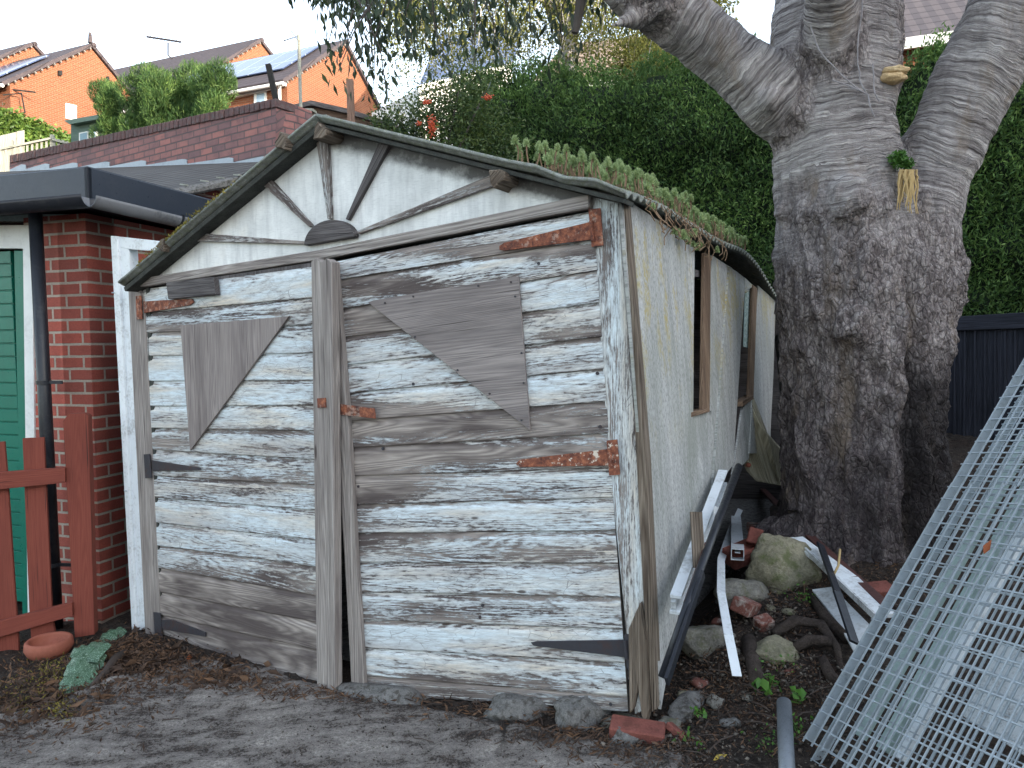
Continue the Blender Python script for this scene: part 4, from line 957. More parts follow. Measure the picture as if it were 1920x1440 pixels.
# ------------------------------------------------------------------ vegetation
def sphere_pts(n):
    p = rng.normal(0, 1, (n, 3)); return p/np.linalg.norm(p, axis=1)[:, None]
def crown(blobs, n, L, W, mat, name, parent, droop=0, jit=.5, shell=(.72, 1.08), upd=None):
    w = np.array([b[3]**2 for b in blobs]); w = w/w.sum(); idx = rng.choice(len(blobs), n, p=w)
    B = np.array([b[:4] for b in blobs])[idx]; sq = np.array([(b[4] if len(b) > 4 else 1) for b in blobs])[idx]
    d = sphere_pts(n); r = B[:, 3]*rng.uniform(shell[0], shell[1], n)
    c = B[:, :3]+d*r[:, None]*np.stack([np.ones(n), np.ones(n), sq], 1)
    dd = d.copy()
    if upd is not None: dd = dd*.5+np.array(upd)
    v, f = leaf_arrays(c, L, W, dd, jit, droop)
    return np_mesh(name, v, f, mat, parent)
def conifer(px, py, d, rw, rh, label, n):
    b = at_d(px, py, d); root = thing('conifer_bush', V((b.x, b.y, 2.6)), label, 'bush', None)
    bl = []
    for k in range(20):
        a = rnd.uniform(0, 6.28); rr_ = rnd.uniform(0, .75); z = rnd.uniform(-1, .75)
        s = math.sqrt(max(0, 1-z*z*.8)); bl.append((b.x+math.cos(a)*rr_*rw*s, b.y+math.sin(a)*rr_*rw*s*.8, b.z+z*rh, rw*.42, 1.15))
    crown(bl, n*2, .10, .011, MT['bushleaf'], 'foliage', root, jit=.4, upd=(0, 0, .7))
    MB().tube([V((b.x, b.y, 2.5)), b], .06, 8).build('trunk', MT['limb'], root)
conifer(335, 196, 12.0, .62, .62, 'tall bright green conifer bush, middle of the clipped row', 9000)
conifer(402, 200, 11.3, .5, .55, 'rounded bright green conifer bush nearest the aerial mast', 7000)
conifer(207, 212, 12.5, .36, .52, 'narrow green conifer bush beside the garden shed', 5000)
conifer(272, 196, 12.2, .5, .6, 'shaggy green conifer bush second from the garden shed', 7000)

def hedge(name, a, b, th, zb, ztop, mat, label, n, L, W, lump=.26, gaps=None):
    a = V(a); b = V(b); root = thing(name, V((a.x, a.y, zb)), label, 'hedge'); d = b-a; u = d.normalized(); nn = V((u.y, -u.x, 0))
    if nn.dot(CAM-a) < 0: nn = -nn
    nu, nz = 70, 36; rows = []
    def surf(t, s):
        p = a+d*t; zt_ = ztop(t); z = zb+(zt_-zb)*min(s, 1.0)
        q = noise.fractal(V((p.x*1.1, z*1.1, 3)), .7, 2, 4)*lump
        inn = 0 if s <= .93 else (s-.93)*th*4
        return p+nn*(th/2+q-inn*.6)+V((0, 0, z-p.z+ (q if s > .95 else 0)))
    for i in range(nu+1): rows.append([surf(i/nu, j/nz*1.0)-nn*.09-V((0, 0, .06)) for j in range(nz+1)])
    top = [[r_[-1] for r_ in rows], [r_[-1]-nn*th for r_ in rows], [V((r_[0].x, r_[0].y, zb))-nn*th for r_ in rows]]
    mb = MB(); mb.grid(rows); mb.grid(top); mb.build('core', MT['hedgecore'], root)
    T = rng.uniform(0, 1, n); S = rng.uniform(0, 1.03, n)
    c = np.array([surf(t, min(s, 1))+V((0, 0, max(0, s-1)*1.5))+V((0, 0, rnd.uniform(0, .14) if s > .97 else 0)) for t, s in zip(T, S)])
    c += rng.normal(0, 1, (n, 3))*.045
    if gaps:
        keep = np.ones(n, bool)
        for (tc, sc, rt, rs) in gaps: keep &= (((T-tc)/rt)**2+((S-sc)/rs)**2 > 1)
        c = c[keep]
    dd = np.tile(np.array(nn)*.6+np.array([0, 0, .5]), (len(c), 1))
    v, f = leaf_arrays(c, L, W, dd, .6); np_mesh('foliage', v, f, mat, root)
    # top and back fuzz
    m = n//5; T = rng.uniform(0, 1, m); c = np.array([surf(t, 1)-nn*rnd.uniform(0, th)+V((0, 0, rnd.uniform(-.05, .1))) for t in T])
    v, f = leaf_arrays(c, L, W, np.tile(np.array([0, 0, 1.0]), (m, 1)), .5); np_mesh('top_growth', v, f, mat, root)
    return root
h1 = at_d(880, 300, 9.8); h2 = at_d(2150, 300, 7.2)
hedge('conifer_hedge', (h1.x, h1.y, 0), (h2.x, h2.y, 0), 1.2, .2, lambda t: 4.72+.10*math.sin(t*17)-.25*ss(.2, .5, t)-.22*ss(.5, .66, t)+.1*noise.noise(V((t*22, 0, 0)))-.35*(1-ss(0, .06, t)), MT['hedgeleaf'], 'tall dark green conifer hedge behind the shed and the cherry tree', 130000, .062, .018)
i1 = at_d(-80, 260, 15.5); i2 = at_d(135, 260, 17.5)
hedge('garden_hedge', (i1.x, i1.y, 0), (i2.x, i2.y, 0), .8, 3.0, lambda t: 6.62-.35*t, MT['ivyleaf'], 'light green leafy hedge below the far left brick houses', 14000, .1, .06, lump=.1)

# firethorn
pr_ = thing('firethorn_shrub', at_d(800, 330, 7.6), 'sprawling firethorn shrub with orange-red berry clusters behind the shed roof', 'shrub')
bl = [(*at_d(x, y, d), r) for (x, y, d, r) in ((740, 245, 7.8, .28), (780, 240, 7.7, .3), (830, 245, 7.8, .4), (860, 220, 7.9, .4), (850, 190, 8, .35), (800, 205, 8, .3), (900, 180, 8.2, .25), (760, 265, 7.7, .3), (830, 290, 7.6, .4), (900, 240, 8, .4), (720, 232, 7.9, .2), (880, 150, 8.3, .3), (930, 280, 8, .4))]
crown(bl, 12000, .045, .02, MT['pyraleaf'], 'foliage', pr_, jit=.8, shell=(.2, 1.1))
for (x, y, w, h, n) in ((800, 192, 12, 6, 40), (810, 235, 10, 24, 110), (915, 183, 12, 7, 40), (785, 232, 6, 6, 20)):
    mb = MB(); 
    for k in range(n):
        p = at_d(x+max(-w, min(w, rnd.gauss(0, w*.4))), y+max(-h, min(h, rnd.gauss(0, h*.4))), 7.35+rnd.uniform(-.03, .03)); r_ = .010
        b_ = len(mb.v); mb.v += [p+V(q)*r_ for q in ((1, 0, 0), (-1, 0, 0), (0, 1, 0), (0, -1, 0), (0, 0, 1), (0, 0, -1))]
        mb.f += [[b_+i for i in t] for t in ((0, 2, 4), (2, 1, 4), (1, 3, 4), (3, 0, 4), (2, 0, 5), (1, 2, 5), (3, 1, 5), (0, 3, 5))]
    mb.build('berry_cluster', MT['berry'], pr_, smooth=True)
mb = MB()
for (x, y) in ((800, 200), (860, 170), (740, 220), (910, 170)): mb.tube([at_d(820, 330, 7.8), at_d((820+x)/2, 270, 7.8), at_d(x, y, 7.8)], [.02, .014, .006], 6)
mb.build('stems', MT['limb'], pr_)

# birch behind
bi = thing('birch_tree', at_d(1070, 300, 11.5), 'birch with pale stems and fine yellow-green leaves behind the hedge', 'tree')
D = 11.5; mb = MB()
mb.tube([at_d(1062, 330, D), at_d(1066, 150, D), at_d(1072, 40, D), at_d(1060, -120, D), at_d(1050, -300, D)], [.14, .12, .11, .09, .05], 10)
mb.tube([at_d(1072, 60, D), at_d(1100, 0, D), at_d(1150, -150, D)], [.06, .05, .03], 8); mb.tube([at_d(1068, 110, D), at_d(1020, 0, D), at_d(960, -100, D)], [.05, .04, .03], 8)
twl = []
for k in range(60):
    x = rnd.uniform(700, 1280); a = at_d(1062+rnd.uniform(-10, 10), rnd.uniform(-220, 60), D); b = at_d(x, rnd.uniform(-180, 20), D+rnd.uniform(-1.5, 1.2)); e = at_d(x+rnd.uniform(-40, 40), b.z*0+rnd.uniform(40, 190), D+rnd.uniform(-1.5, 1))
    m_ = (a+b)/2+V((0, 0, .4)); mb.tube([a, m_, b, (b+e)/2+V((rnd.uniform(-.1, .1), 0, 0)), e], [.03, .02, .012, .007, .004], 5); twl.append((b, e))
mb.build('trunk', MT['birchbark'], bi, smooth=True)
cs = []
for (b, e) in twl:
    for k in range(420):
        t = rnd.random(); cs.append(b.lerp(e, t)+V((rnd.gauss(0, .2), rnd.gauss(0, .25), rnd.gauss(0, .12))))
for k in range(16000):
    x = rnd.choice((rnd.uniform(700, 1000), rnd.uniform(1080, 1290), rnd.uniform(1180, 1300))); y = rnd.uniform(-150, 225 if x < 1000 else 150); cs.append(at_d(x, y, D+rnd.uniform(-1.2, 1.6)))
cs = np.array([tuple(c) for c in cs]); v, f = leaf_arrays(cs, .042, .03, np.tile(np.array([0, 0, -1.0]), (len(cs), 1)), .7)
np_mesh('crown', v, f, MT['birchleaf'], bi)
# shrubby yellow-green tree right of birch
yt = thing('golden_shrub', at_d(1230, 200, 12.5), 'yellow-green rounded tree crown rising over the hedge beside the left limb', 'tree')
crown([(*at_d(x, y, 12.5), r) for x, y, r in ((1210, 110, .7), (1250, 100, .6), (1180, 140, .5), (1285, 150, .5), (1240, 150, .7), (1330, 20, .35), (1345, -10, .4), (1365, 65, .25))], 11000, .06, .035, MT['birchleaf'], 'crown', yt, jit=.8, shell=(.3, 1.1))
MB().tube([at_d(1230, 300, 12.5), at_d(1230, 120, 12.5)], .08, 8).build('trunk', MT['limb'], yt)

# ------------------------------------------------------------------ cherry tree
def cherry():
    TD = 4.45
    base = at_d(1617, 1080, TD); root = thing('cherry_tree', V((base.x, base.y, gz(base.x, base.y))), 'massive old cherry tree with ringed grey bark and forked limbs right of the shed', 'tree')
    def P(x, y, d=TD): return at_d(x, y, d)
    s = TD/F
    chains = []
    # (px, py, depth, radius px)
    chains.append([(1612, 1240, 4.45, 205), (1612, 1120, 4.45, 165), (1614, 1030, 4.45, 146), (1616, 930, 4.45, 138), (1616, 800, 4.45, 138), (1616, 700, 4.45, 138), (1618, 600, 4.45, 142), (1600, 520, 4.45, 138), (1580, 420, 4.45, 122), (1572, 330, 4.45, 112), (1560, 240, 4.47, 108), (1560, 120, 4.5, 112), (1566, 0, 4.5, 110), (1580, -120, 4.5, 100), (1590, -260, 4.5, 90)])
    chains.append([(1680, 620, 4.45, 90), (1702, 520, 4.45, 98), (1712, 420, 4.45, 84), (1738, 330, 4.45, 72), (1790, 230, 4.4, 70), (1846, 120, 4.35, 72), (1905, 0, 4.3, 76), (1960, -130, 4.2, 76)])
    chains.append([(1510, 235, 4.45, 60), (1442, 178, 4.42, 66), (1370, 112, 4.4, 54), (1294, 50, 4.35, 53), (1208, -14, 4.3, 53), (1120, -95, 4.2, 46), (1000, -180, 4.1, 40)])
    chains.append([(1560, 120, 4.3, 50), (1558, 50, 4.18, 44), (1556, -20, 4.05, 42), (1550, -140, 3.8, 40)])
    chains.append([(1640, 150, 4.45, 40), (1652, 80, 4.42, 34), (1640, 20, 4.4, 36)])
    chains.append([(1240, 15, 4.3, 40), (1204, 26, 4.25, 26), (1180, 36, 4.2, 15), (1158, 45, 4.16, 8), (1140, 50, 4.14, 4)])   # dead spur
    chains.append([(1500, 1000, 4.4, 60), (1450, 1100, 4.2, 46), (1400, 1180, 4.1, 20)])
    chains.append([(1700, 980, 4.4, 70), (1760, 1080, 4.3, 40)])
    chains.append([(1600, 1040, 4.25, 70), (1600, 1130, 4.05, 44), (1590, 1180, 3.95, 20)])
    mb = MB()
    for ch in chains:
        pts = []; rad = []
        for k in range(len(ch)-1):
            for j in range(6):
                t = j/6; q = [ch[k][i]*(1-t)+ch[k+1][i]*t for i in range(4)]; pts.append(P(q[0], q[1], q[2])); rad.append(q[3]*s)
        q = ch[-1]; pts.append(P(q[0], q[1], q[2])); rad.append(q[3]*s)
        mb.tube(pts, rad, 24)
    # burls
    for (x, y, d, r) in ((1590, 370, 4.12, 40), (1640, 395, 4.15, 36), (1560, 400, 4.2, 36), (1690, 560, 4.15, 45), (1475, 400, 4.4, 22), (1770, 500, 4.4, 34), (1650, 740, 4.1, 34), (1440, 185, 4.2, 22), (1600, 610, 4.1, 40)):
        c = P(x, y, d); rows = [(max(.001, r*s*math.sin(a)), -r*s*math.cos(a)) for a in np.linspace(0.02, math.pi-.02, 9)]; mb.rot(c, rows, 14)
    tmp = bpy.data.meshes.new('tmp'); tmp.from_pydata([tuple(v) for v in mb.v], [], mb.f); to_ = bpy.data.objects.new('tmp', tmp); col.objects.link(to_)
    md = to_.modifiers.new('r', 'REMESH'); md.mode = 'VOXEL'; md.voxel_size = .0125; md2 = to_.modifiers.new('s', 'SMOOTH'); md2.factor = .6; md2.iterations = 26
    dg = bpy.context.evaluated_depsgraph_get(); ev = to_.evaluated_get(dg); me = bpy.data.meshes.new_from_object(ev)
    bpy.data.objects.remove(to_)
    n = len(me.vertices); co = np.zeros(n*3); me.vertices.foreach_get('co', co); co = co.reshape(-1, 3); no = np.zeros(n*3); me.vertices.foreach_get('normal', no); no = no.reshape(-1, 3)
    SP_, ST_, SA_, SR_ = [], [], [], []; SC_ = []; off_ = 0
    for ci, ch in enumerate(chains[:6]):
        pts = [P(q[0], q[1], q[2]) for q in ch]; acc = off_ + pts[0].z
        for k in range(len(pts)-1):
            tt = (pts[k+1]-pts[k]); L_ = tt.length; tt = tt/L_
            for j in range(8):
                f_ = j/8; SP_.append(pts[k]+tt*L_*f_); ST_.append(tt); SC_.append(ci); SA_.append(acc+L_*f_); SR_.append((ch[k][3]*(1-f_)+ch[k+1][3]*f_)*s)
            acc += L_
        off_ += .37
    SP_ = np.array(SP_); ST_ = np.array(ST_); SA_ = np.array(SA_); SR_ = np.array(SR_); SC_ = np.array(SC_); ring_a = np.zeros(n); seam = np.zeros(n)
    for i0 in range(0, n, 4000):
        cc = co[i0:i0+4000]; dv = cc[:, None, :]-SP_[None]; dist = np.linalg.norm(dv, axis=2)-SR_[None]; w_ = np.argmin(dist, 1)
        ring_a[i0:i0+4000] = SA_[w_]+np.einsum('ij,ij->i', cc-SP_[w_], ST_[w_])
        best = dist.min(1); oth = np.where(SC_[None, :] == SC_[w_][:, None], 9, dist).min(1); q_ = np.clip((oth-best)/.11, 0, 1); seam[i0:i0+4000] = q_*q_*(3-2*q_)
    disp = np.zeros(n)
    for i in range(n):
        x, y, z = co[i]
        up = ss(2.1, 2.5, z+.7*noise.noise(V((x*2.4, y*2.4, z*2))))
        big = noise.fractal(V((x*4, y*4, z*2.6)), .8, 2.1, 4)*.022
        lowv = ((1-abs(noise.noise(V((x*9, y*9, z*4)))))**3-.5)*.022 + noise.fractal(V((x*24, y*24, z*13)), .6, 2.2, 4)*.010 + ((1-abs(noise.noise(V((x*6, y*6, z*1.3+3)))))**4-.4)*.03*(1-ss(1.2, 2.0, z))
        ringv = noise.noise(V((x*2.2, y*2.2, ring_a[i]*30+.8*noise.noise(V((x*3, y*3, z*3))))))*.0030 + noise.fractal(V((x*16, y*16, z*16)), .7, 2, 3)*.003
        flut = (1-ss(.3, 1.5, z))*.035*noise.noise(V((x*5, y*5, z*.9+4)))
        up *= .15+.85*seam[i]; crease = -.085*math.exp(-((x-2.17-.05*noise.noise(V((z*2.5, 0, 1))))/.042)**2)*ss(.3, .6, z)*(1-ss(1.9, 2.3, z)) if y < 4.45 else 0
        crease += .035*math.exp(-((x-1.72-.08*(z-1))/.07)**2)*(1-ss(.9, 1.5, z)) if y < 4.4 else 0
        disp[i] = crease+big+(lowv)*(1-up)*1.5 + (1-up)*.03*noise.noise(V((x*6.5, y*6.5, z*5+2)))+ringv*up+flut
    co += no*disp[:, None]
    o0 = V(root['_loc']); co -= np.array(o0)
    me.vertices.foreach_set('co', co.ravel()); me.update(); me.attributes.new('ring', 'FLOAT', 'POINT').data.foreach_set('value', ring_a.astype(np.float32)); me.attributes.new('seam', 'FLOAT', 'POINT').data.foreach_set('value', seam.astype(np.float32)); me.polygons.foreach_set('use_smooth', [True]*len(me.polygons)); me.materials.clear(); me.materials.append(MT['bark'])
    to_ = bpy.data.objects.new('trunk', me); col.objects.link(to_); to_.parent = root; to_['_loc'] = list(o0)
    # hanging branches from the left limb, with long leaves
    mb = MB(); cs = []; ds = []
    def spray(x0, y0, x1, y1, d0, d1, nl, spread):
        a = P(x0, y0, d0); b = P(x1, y1, d1); m1 = a.lerp(b, .4)+V((rnd.uniform(-.1, .1), 0, .14)); mb.tube([a, m1, a.lerp(b, .75)+V((0, 0, .06)), b], [.008, .006, .004, .002], 5)
        for k in range(nl):
            t = rnd.uniform(.1, 1.03); p = a.lerp(b, t)+V((rnd.gauss(0, spread), rnd.gauss(0, spread), -abs(rnd.gauss(0, spread*.8)))); cs.append(tuple(p)); ds.append((rnd.gauss(0, .25), rnd.gauss(0, .25), -1))
    mb.tube([P(1180, -60, 4.25), P(1000, -130, 4.3), P(800, -90, 4.5), P(680, -40, 4.7), P(600, -20, 4.8)], [.05, .035, .025, .016, .01], 8)
    mb.tube([P(1100, -120, 4.2), P(1095, -40, 4.25), P(1083, 40, 4.3), P(1078, 62, 4.3)], [.04, .032, .024, .02], 8)
    for (x0, y0, x1, y1, n_, sp) in ((680, -40, 630, 100, 120, .07), (700, -60, 690, 150, 110, .07), (620, -30, 545, 5, 50, .05), (740, -60, 655, 130, 60, .06), (760, -80, 770, 90, 110, .08), (820, -80, 800, 60, 130, .09), (860, -90, 880, 60, 130, .09), (900, -90, 930, 110, 120, .09), (950, -90, 960, 70, 110, .09), (1000, -100, 1010, 60, 90, .09), (1050, -100, 1040, 110, 90, .08), (720, -60, 730, 40, 120, .09), (780, -60, 840, 110, 90, .08), (650, -50, 655, 20, 90, .07), (640, -40, 600, 10, 60, .06), (690, -40, 710, 175, 50, .05), (1100, -60, 1150, 40, 60, .08), (1180, -60, 1200, 10, 60, .07), (900, -80, 870, 130, 60, .07), (560, -60, 690, 5, 60, .06)):
        for _ in range(2): spray(x0+rnd.uniform(-15, 15), y0, x1+rnd.uniform(-22, 22), y1+rnd.uniform(-25, 10), 4.5+rnd.uniform(-.3, .5), 4.5+rnd.uniform(-.4, .7), int(n_*.32)+6, sp)
    mb.build('branches', MT['limb'], root)
    v, f = leaf_arrays(np.array(cs), .075, .026, np.array(ds), .25); np_mesh('crown', v, f, MT['cherryleaf'], root)
    # dead vines on the bark
    mb = MB()
    for path in ([(1617, 0), (1610, 60), (1608, 120), (1612, 150), (1628, 180), (1640, 220)], [(1520, 50), (1530, 80), (1548, 110), (1570, 132), (1600, 160), (1628, 178)], [(1560, 150), (1590, 160), (1615, 172)], [(1636, 120), (1638, 160), (1648, 190)]):
        for (xa, ya), (xb, yb) in zip(path, path[1:]):
            mb.tube([P(xa, ya, 4.1), P((xa+xb)/2+rnd.uniform(-3, 3), (ya+yb)/2, 4.09), P(xb, yb, 4.1)], .004, 5)
    mb.build('dead_vine', MT['vine'], root)
    return root
ct = cherry()
# bracket fungus
def lump(name, mat, c, rx, ry, rz, seed, parent=None, label=None, cat=None, sub=3, amp=.25, fr_=1.6, group=None, flat=False, rot=0, boxy=0.0):
    bm = bmesh.new(); bmesh.ops.create_icosphere(bm, subdivisions=sub, radius=1)
    cr_, sr_ = math.cos(rot), math.sin(rot); facets = []
    for v in bm.verts:
        d = v.co.normalized(); 
        if boxy:
            m = max(abs(d.x), abs(d.y), abs(d.z)); d = d*(1-boxy)+(d/m)*boxy*.8
        k = 1+amp*noise.fractal(V(d)*fr_+V((seed, seed*2, 0)), .8, 2, 3)
        if boxy:
            if not len(facets):
                rf_ = random.Random(seed*13+5)
                for _ in range(15):
                    q = V((rf_.gauss(0, 1), rf_.gauss(0, 1), rf_.gauss(0, 1))).normalized(); facets.append((q, rf_.uniform(.62, .9)))
            e = v.co.normalized(); k = min([h_/max(1e-3, e.dot(q)) for q, h_ in facets if e.dot(q) > .05]+[1.15])*(1+.10*noise.fractal(V(e)*2.4+V((seed, 0, 0)), .7, 2, 4)); d = e
        # planar facets
        q = V((d.x*rx*k, d.y*ry*k, d.z*rz*k)); v.co = V((q.x*cr_-q.y*sr_, q.x*sr_+q.y*cr_, q.z))
    me = bpy.data.meshes.new(name); bm.to_mesh(me); bm.free(); me.materials.append(mat)
    if not flat: me.polygons.foreach_set('use_smooth', [True]*len(me.polygons))
    o = bpy.data.objects.new(name, me); col.objects.link(o); c = V(c)
    if parent: o.parent = parent; o.location = c-V(parent['_loc'])
    else: o.location = c
    if label: tag(o, label, cat, group)
    return o
fg = thing('bracket_fungus', at_d(1672, 145, 4.2), 'cream bracket fungus jutting from the upper right of the cherry trunk', 'fungus')
lump('cap', MT['fungus'], at_d(1678, 134, 4.2), .075, .06, .026, 3, fg); lump('cap', MT['fungus'], at_d(1672, 148, 4.2), .08, .06, .03, 5, fg)
ft = thing('epiphyte_tuft', at_d(1695, 310, 4.1), 'bright green tuft with straw-coloured hanging roots in the fork of the cherry', 'plant')
crown([(*at_d(1683, 298, 4.1), .05), (*at_d(1700, 306, 4.1), .04)], 500, .03, .012, MT['weed'], 'leaves', ft, jit=.7, shell=(.2, 1))
mb = MB()
for k in range(34):
    x = rnd.gauss(1702, 8); p = at_d(x, 318, 4.08+rnd.uniform(-.02, .02)); l = rnd.uniform(.06, .24); pts = [p]; 
    for j in range(5): pts.append(pts[-1]+V((rnd.uniform(-.012, .012), 0, -l/5)))
    mb.tube(pts, [.005, .006, .005, .004, .003, .002], 5)
mb.build('roots', MT['roottuft'], ft)

# curved dead root slab between shed and trunk
rs = thing('dead_root', G(1440, 950), 'pale curved dead root slab wedged between the shed wall and the cherry trunk', 'root')
dz = 4.9
out1 = [(1412, 742), (1400, 770), (1395, 830), (1396, 880), (1420, 905), (1460, 912), (1485, 908), (1490, 860), (1466, 845), (1440, 815), (1425, 775)]
pp = [at_d(x, y, dz+(.15 if x > 1450 else 0)) for x, y in out1]
MB().prism(pp, V((.04, .14, 0))).build('slab', MT['bole'], rs, grain=V((.4, 0, -1)), bevel=.02)
o = lump('sawn_stub', MT['terra'], at_d(1403, 872, 4.82), .016, .02, .016, 1, rs)

# ------------------------------------------------------------------ black fence and pier
bf = thing('timber_fence', at_d(1850, 950, 5.9), 'black stained vertical board fence to the right of the cherry trunk', 'fence')
BP = vplane_px(1740, 6.1, 1960, 5.4)
poly(BP, [(1740, 615), (2200, 575), (2200, 1250), (1740, 1180)], .015, MT['blackfence'], 'boards', bf, off=-.02, grain=V((0, 0, 1)))
for x in range(1750, 2200, 19):
    poly(BP, [(x, 620), (x+3, 620), (x-3+3, 1200), (x-3, 1200)], .02, MT['blackfence'], 'batten', bf, off=0, grain=V((0, 0, 1)))
poly(BP, [(1740, 597), (1960, 583), (2200, 560), (2200, 596), (1960, 614), (1740, 622)], .05, MT['blackfence'], 'top_rail', bf, off=.02, bevel=.003)
poly(BP, [(1740, 860), (2200, 905), (2200, 935), (1740, 880)], .05, MT['blackfence'], 'middle_rail', bf, off=.02, bevel=.003)
bp = thing('brick_pier', at_d(1762, 900, 6.9), 'sliver of orange-red brick pier seen between the trunk and the black fence', 'pier')
q = at_d(1757, 900, 6.4); zq = at_d(1757, 678, 6.4).z
MB().box(V((q.x, q.y, zq/2)), V((.28, 0, 0)), V((0, .25, 0)), V((0, 0, zq))).build('brickwork', MT['brick'], bp)
MB().box(V((q.x, q.y, zq+.02)), V((.32, 0, 0)), V((0, .3, 0)), V((0, 0, .04))).build('cap', MT['whitetrim'], bp)

# ------------------------------------------------------------------ rubble and scrap beside the shed
def stone(px, py, rx, ry, rz, seed, label, mat='stone', rot=0, lift=.3, boxy=.45, amp=.3):
    rx *= 1.2; ry *= 1.15; rz *= 1.25; c = G(px, py); c.z += rz*lift; return lump('stone', MT[mat], c, rx, ry, rz, seed, None, label, 'stone', 4, amp, 1.3, rot=rot, boxy=boxy)
stone(1322, 1218, .13, .10, .085, 1, 'large grey stone in front of the other rocks, under the bent white strip', rot=.3)
stone(1392, 1130, .12, .1, .09, 2, 'grey stone under the red clay tile', rot=.6)
stone(1455, 1085, .17, .16, .15, 3, 'biggest pale olive boulder against the cherry roots', 'stone2', .2)
stone(1455, 1232, .10, .08, .05, 4, 'low olive stone left of the twisted roots', 'stone2', .1)
stone(1402, 938, .10, .08, .08, 5, 'smooth grey stone highest up the rubble by the dark pipe', 'stone', .4)
stone(1170, 1395, .07, .05, .04, 6, 'small stone on the ground in front of the shed corner brick', 'concrete', 0)
stone(1255, 1370, .05, .04, .03, 7, 'flat grey stone beside the broken red tile', 'stone', 0)
stone(1290, 1335, .12, .05, .035, 8, 'long flat grey stone on the soil right of the shed corner', 'concrete', .9)



stone(1090, 1350, .11, .07, .07, 12, 'rough concrete lump propping the right door bottom', 'concrete', .2)
stone(980, 1340, .15, .07, .06, 13, 'long concrete lump under the middle of the right door', 'concrete', .1)
stone(720, 1312, .22, .08, .035, 14, 'low concrete threshold slab where the doors meet', 'concrete', -.3)
stone(1165, 1353, .09, .05, .012, 15, 'thin slate lying on the red brick at the shed corner', 'stone', .1)
def block(name, px, py, sz, rot, mat, label, cat, tilt=(0, 0), lift=0):
    c = G(px, py, 0); c.z += sz[2]/2+lift
    m = Matrix.Rotation(rot, 3, 'Z') @ Matrix.Rotation(tilt[0], 3, 'X') @ Matrix.Rotation(tilt[1], 3, 'Y')
    o = MB().box(c, m @ V((sz[0], 0, 0)), m @ V((0, sz[1], 0)), m @ V((0, 0, sz[2]))).build(name, MT[mat], bevel=.006); return tag(o, label, cat)
block('brick', 1195, 1388, (.21, .1, .075), -.25, 'redtile', 'red brick under the rotten foot of the shed corner', 'brick', (.1, .05), -.01)
block('broken_tile', 1268, 1378, (.11, .08, .03), .9, 'redtile', 'broken terracotta piece beside the corner brick', 'tile', (.5, .5))
block('ridge_tile', 1390, 1075, (.20, .12, .09), .5, 'redtile', 'red clay tile lying on the grey stone', 'tile', (.3, -.2), .07)
block('ridge_tile', 1415, 1050, (.12, .08, .09), 1.2, 'redtile', 'smaller orange-red tile end beside the white channel', 'tile', (.2, .4), .09)
block('brick', 1640, 1120, (.2, .1, .06), .2, 'redtile', 'dull red brick at the foot of the cherry trunk', 'brick', (.2, 0))

block('brick', 1398, 1158, (.17, .1, .07), .9, 'rubble', 'half brick crusted with white mortar amid the rocks', 'brick', (.25, .3), .02)
block('brick', 1432, 1180, (.08, .07, .06), .3, 'rubble', 'small brick end between the crusted half brick and the low olive stone', 'brick', (.3, -.2))
block('brick', 1425, 1000, (.16, .1, .06), .15, 'rubble', 'half brick lying above the olive boulder', 'brick', (.1, .1))
for k, (x, y) in enumerate(((1345, 1170), (1360, 1195), (1310, 1285), (1375, 1225), (1420, 1215), (1480, 1150), (1340, 1320), (1425, 960), (1475, 1010), (1350, 1130), (1480, 1260), (1400, 1310), (1365, 1360), (1285, 1310), (1445, 1145), (1500, 1060))):
    q = rnd.uniform(.018, .042); c = G(x, y); c.z += q*.2; lump('small_stone', MT[rnd.choice(('stone', 'stone2', 'concrete', 'rubble'))], c, q*1.3, q, q*.7, 40+k, None, 'small loose stone strewn on the soil between the shed wall and the cherry', 'stone', 3, .2, 1.3, 'small loose stones on the soil by the shed wall', rot=k*1.0, boxy=.4)
def strip(name, pts, w, h, mat, label, cat, up=V((0, 0, 1)), extra=None, root=None):
    mb = MB()
    for p, q in zip(pts, pts[1:]): mb.beam(p, q, w, h, up)
    o = mb.build(name, MT[mat], root, grain=pts[-1]-pts[0], bevel=.001)
    if label: tag(o, label, cat)
    return o
def at_dz(x, y, h): return G(x, y, h)
# white uPVC profile leaning along the wall
up_ = thing('plastic_trim', G(1262, 1130, .15), 'long dirty white plastic frame profile leaning along the shed wall', 'trim')
a = SP.pt(1262, 1135, .09); b = SP.pt(1352, 895, .05)
sd = (b-a).normalized(); sx = SP.n
for (o1, w, mat) in ((0, .03, 'pvcd'), (.034, .012, 'pvc'), (-.03, .012, 'pvc')):
    MB().beam(a+V((0, 0, o1))+sx*abs(o1)*.3, b+V((0, 0, o1))+sx*abs(o1)*.3, .02 if mat == 'pvcd' else .045, w, V((0, 0, 1))).build('rail', MT[mat], up_, grain=sd)
strip('wood_offcut', [SP.pt(1305, 960, .13), SP.pt(1311, 1065, .15)], .05, .012, 'rotten', 'splintered grey board offcut standing against the white profile', 'board', V((0, 1, 0)))
o = MB().prism([SP.pt(1338, 950, .14), SP.pt(1352, 955, .14), SP.pt(1353, 975, .14), SP.pt(1340, 985, .14)], V((.01, .02, 0))).build('plastic_offcut', MT['pvcd']); tag(o, 'small broken white plastic piece on top of the dark pipe', 'offcut')
strip('steel_channel', [SP.pt(1285, 1145, .17), SP.pt(1325, 1030, .16)], .012, .07, 'steelbrown', 'brown channel under the white profile by the wall', 'channel', V((0, 0, 1)))
pts = [SP.pt(1240, 1270, .12), SP.pt(1290, 1130, .2), SP.pt(1345, 980, .16), SP.pt(1385, 875, .12)]
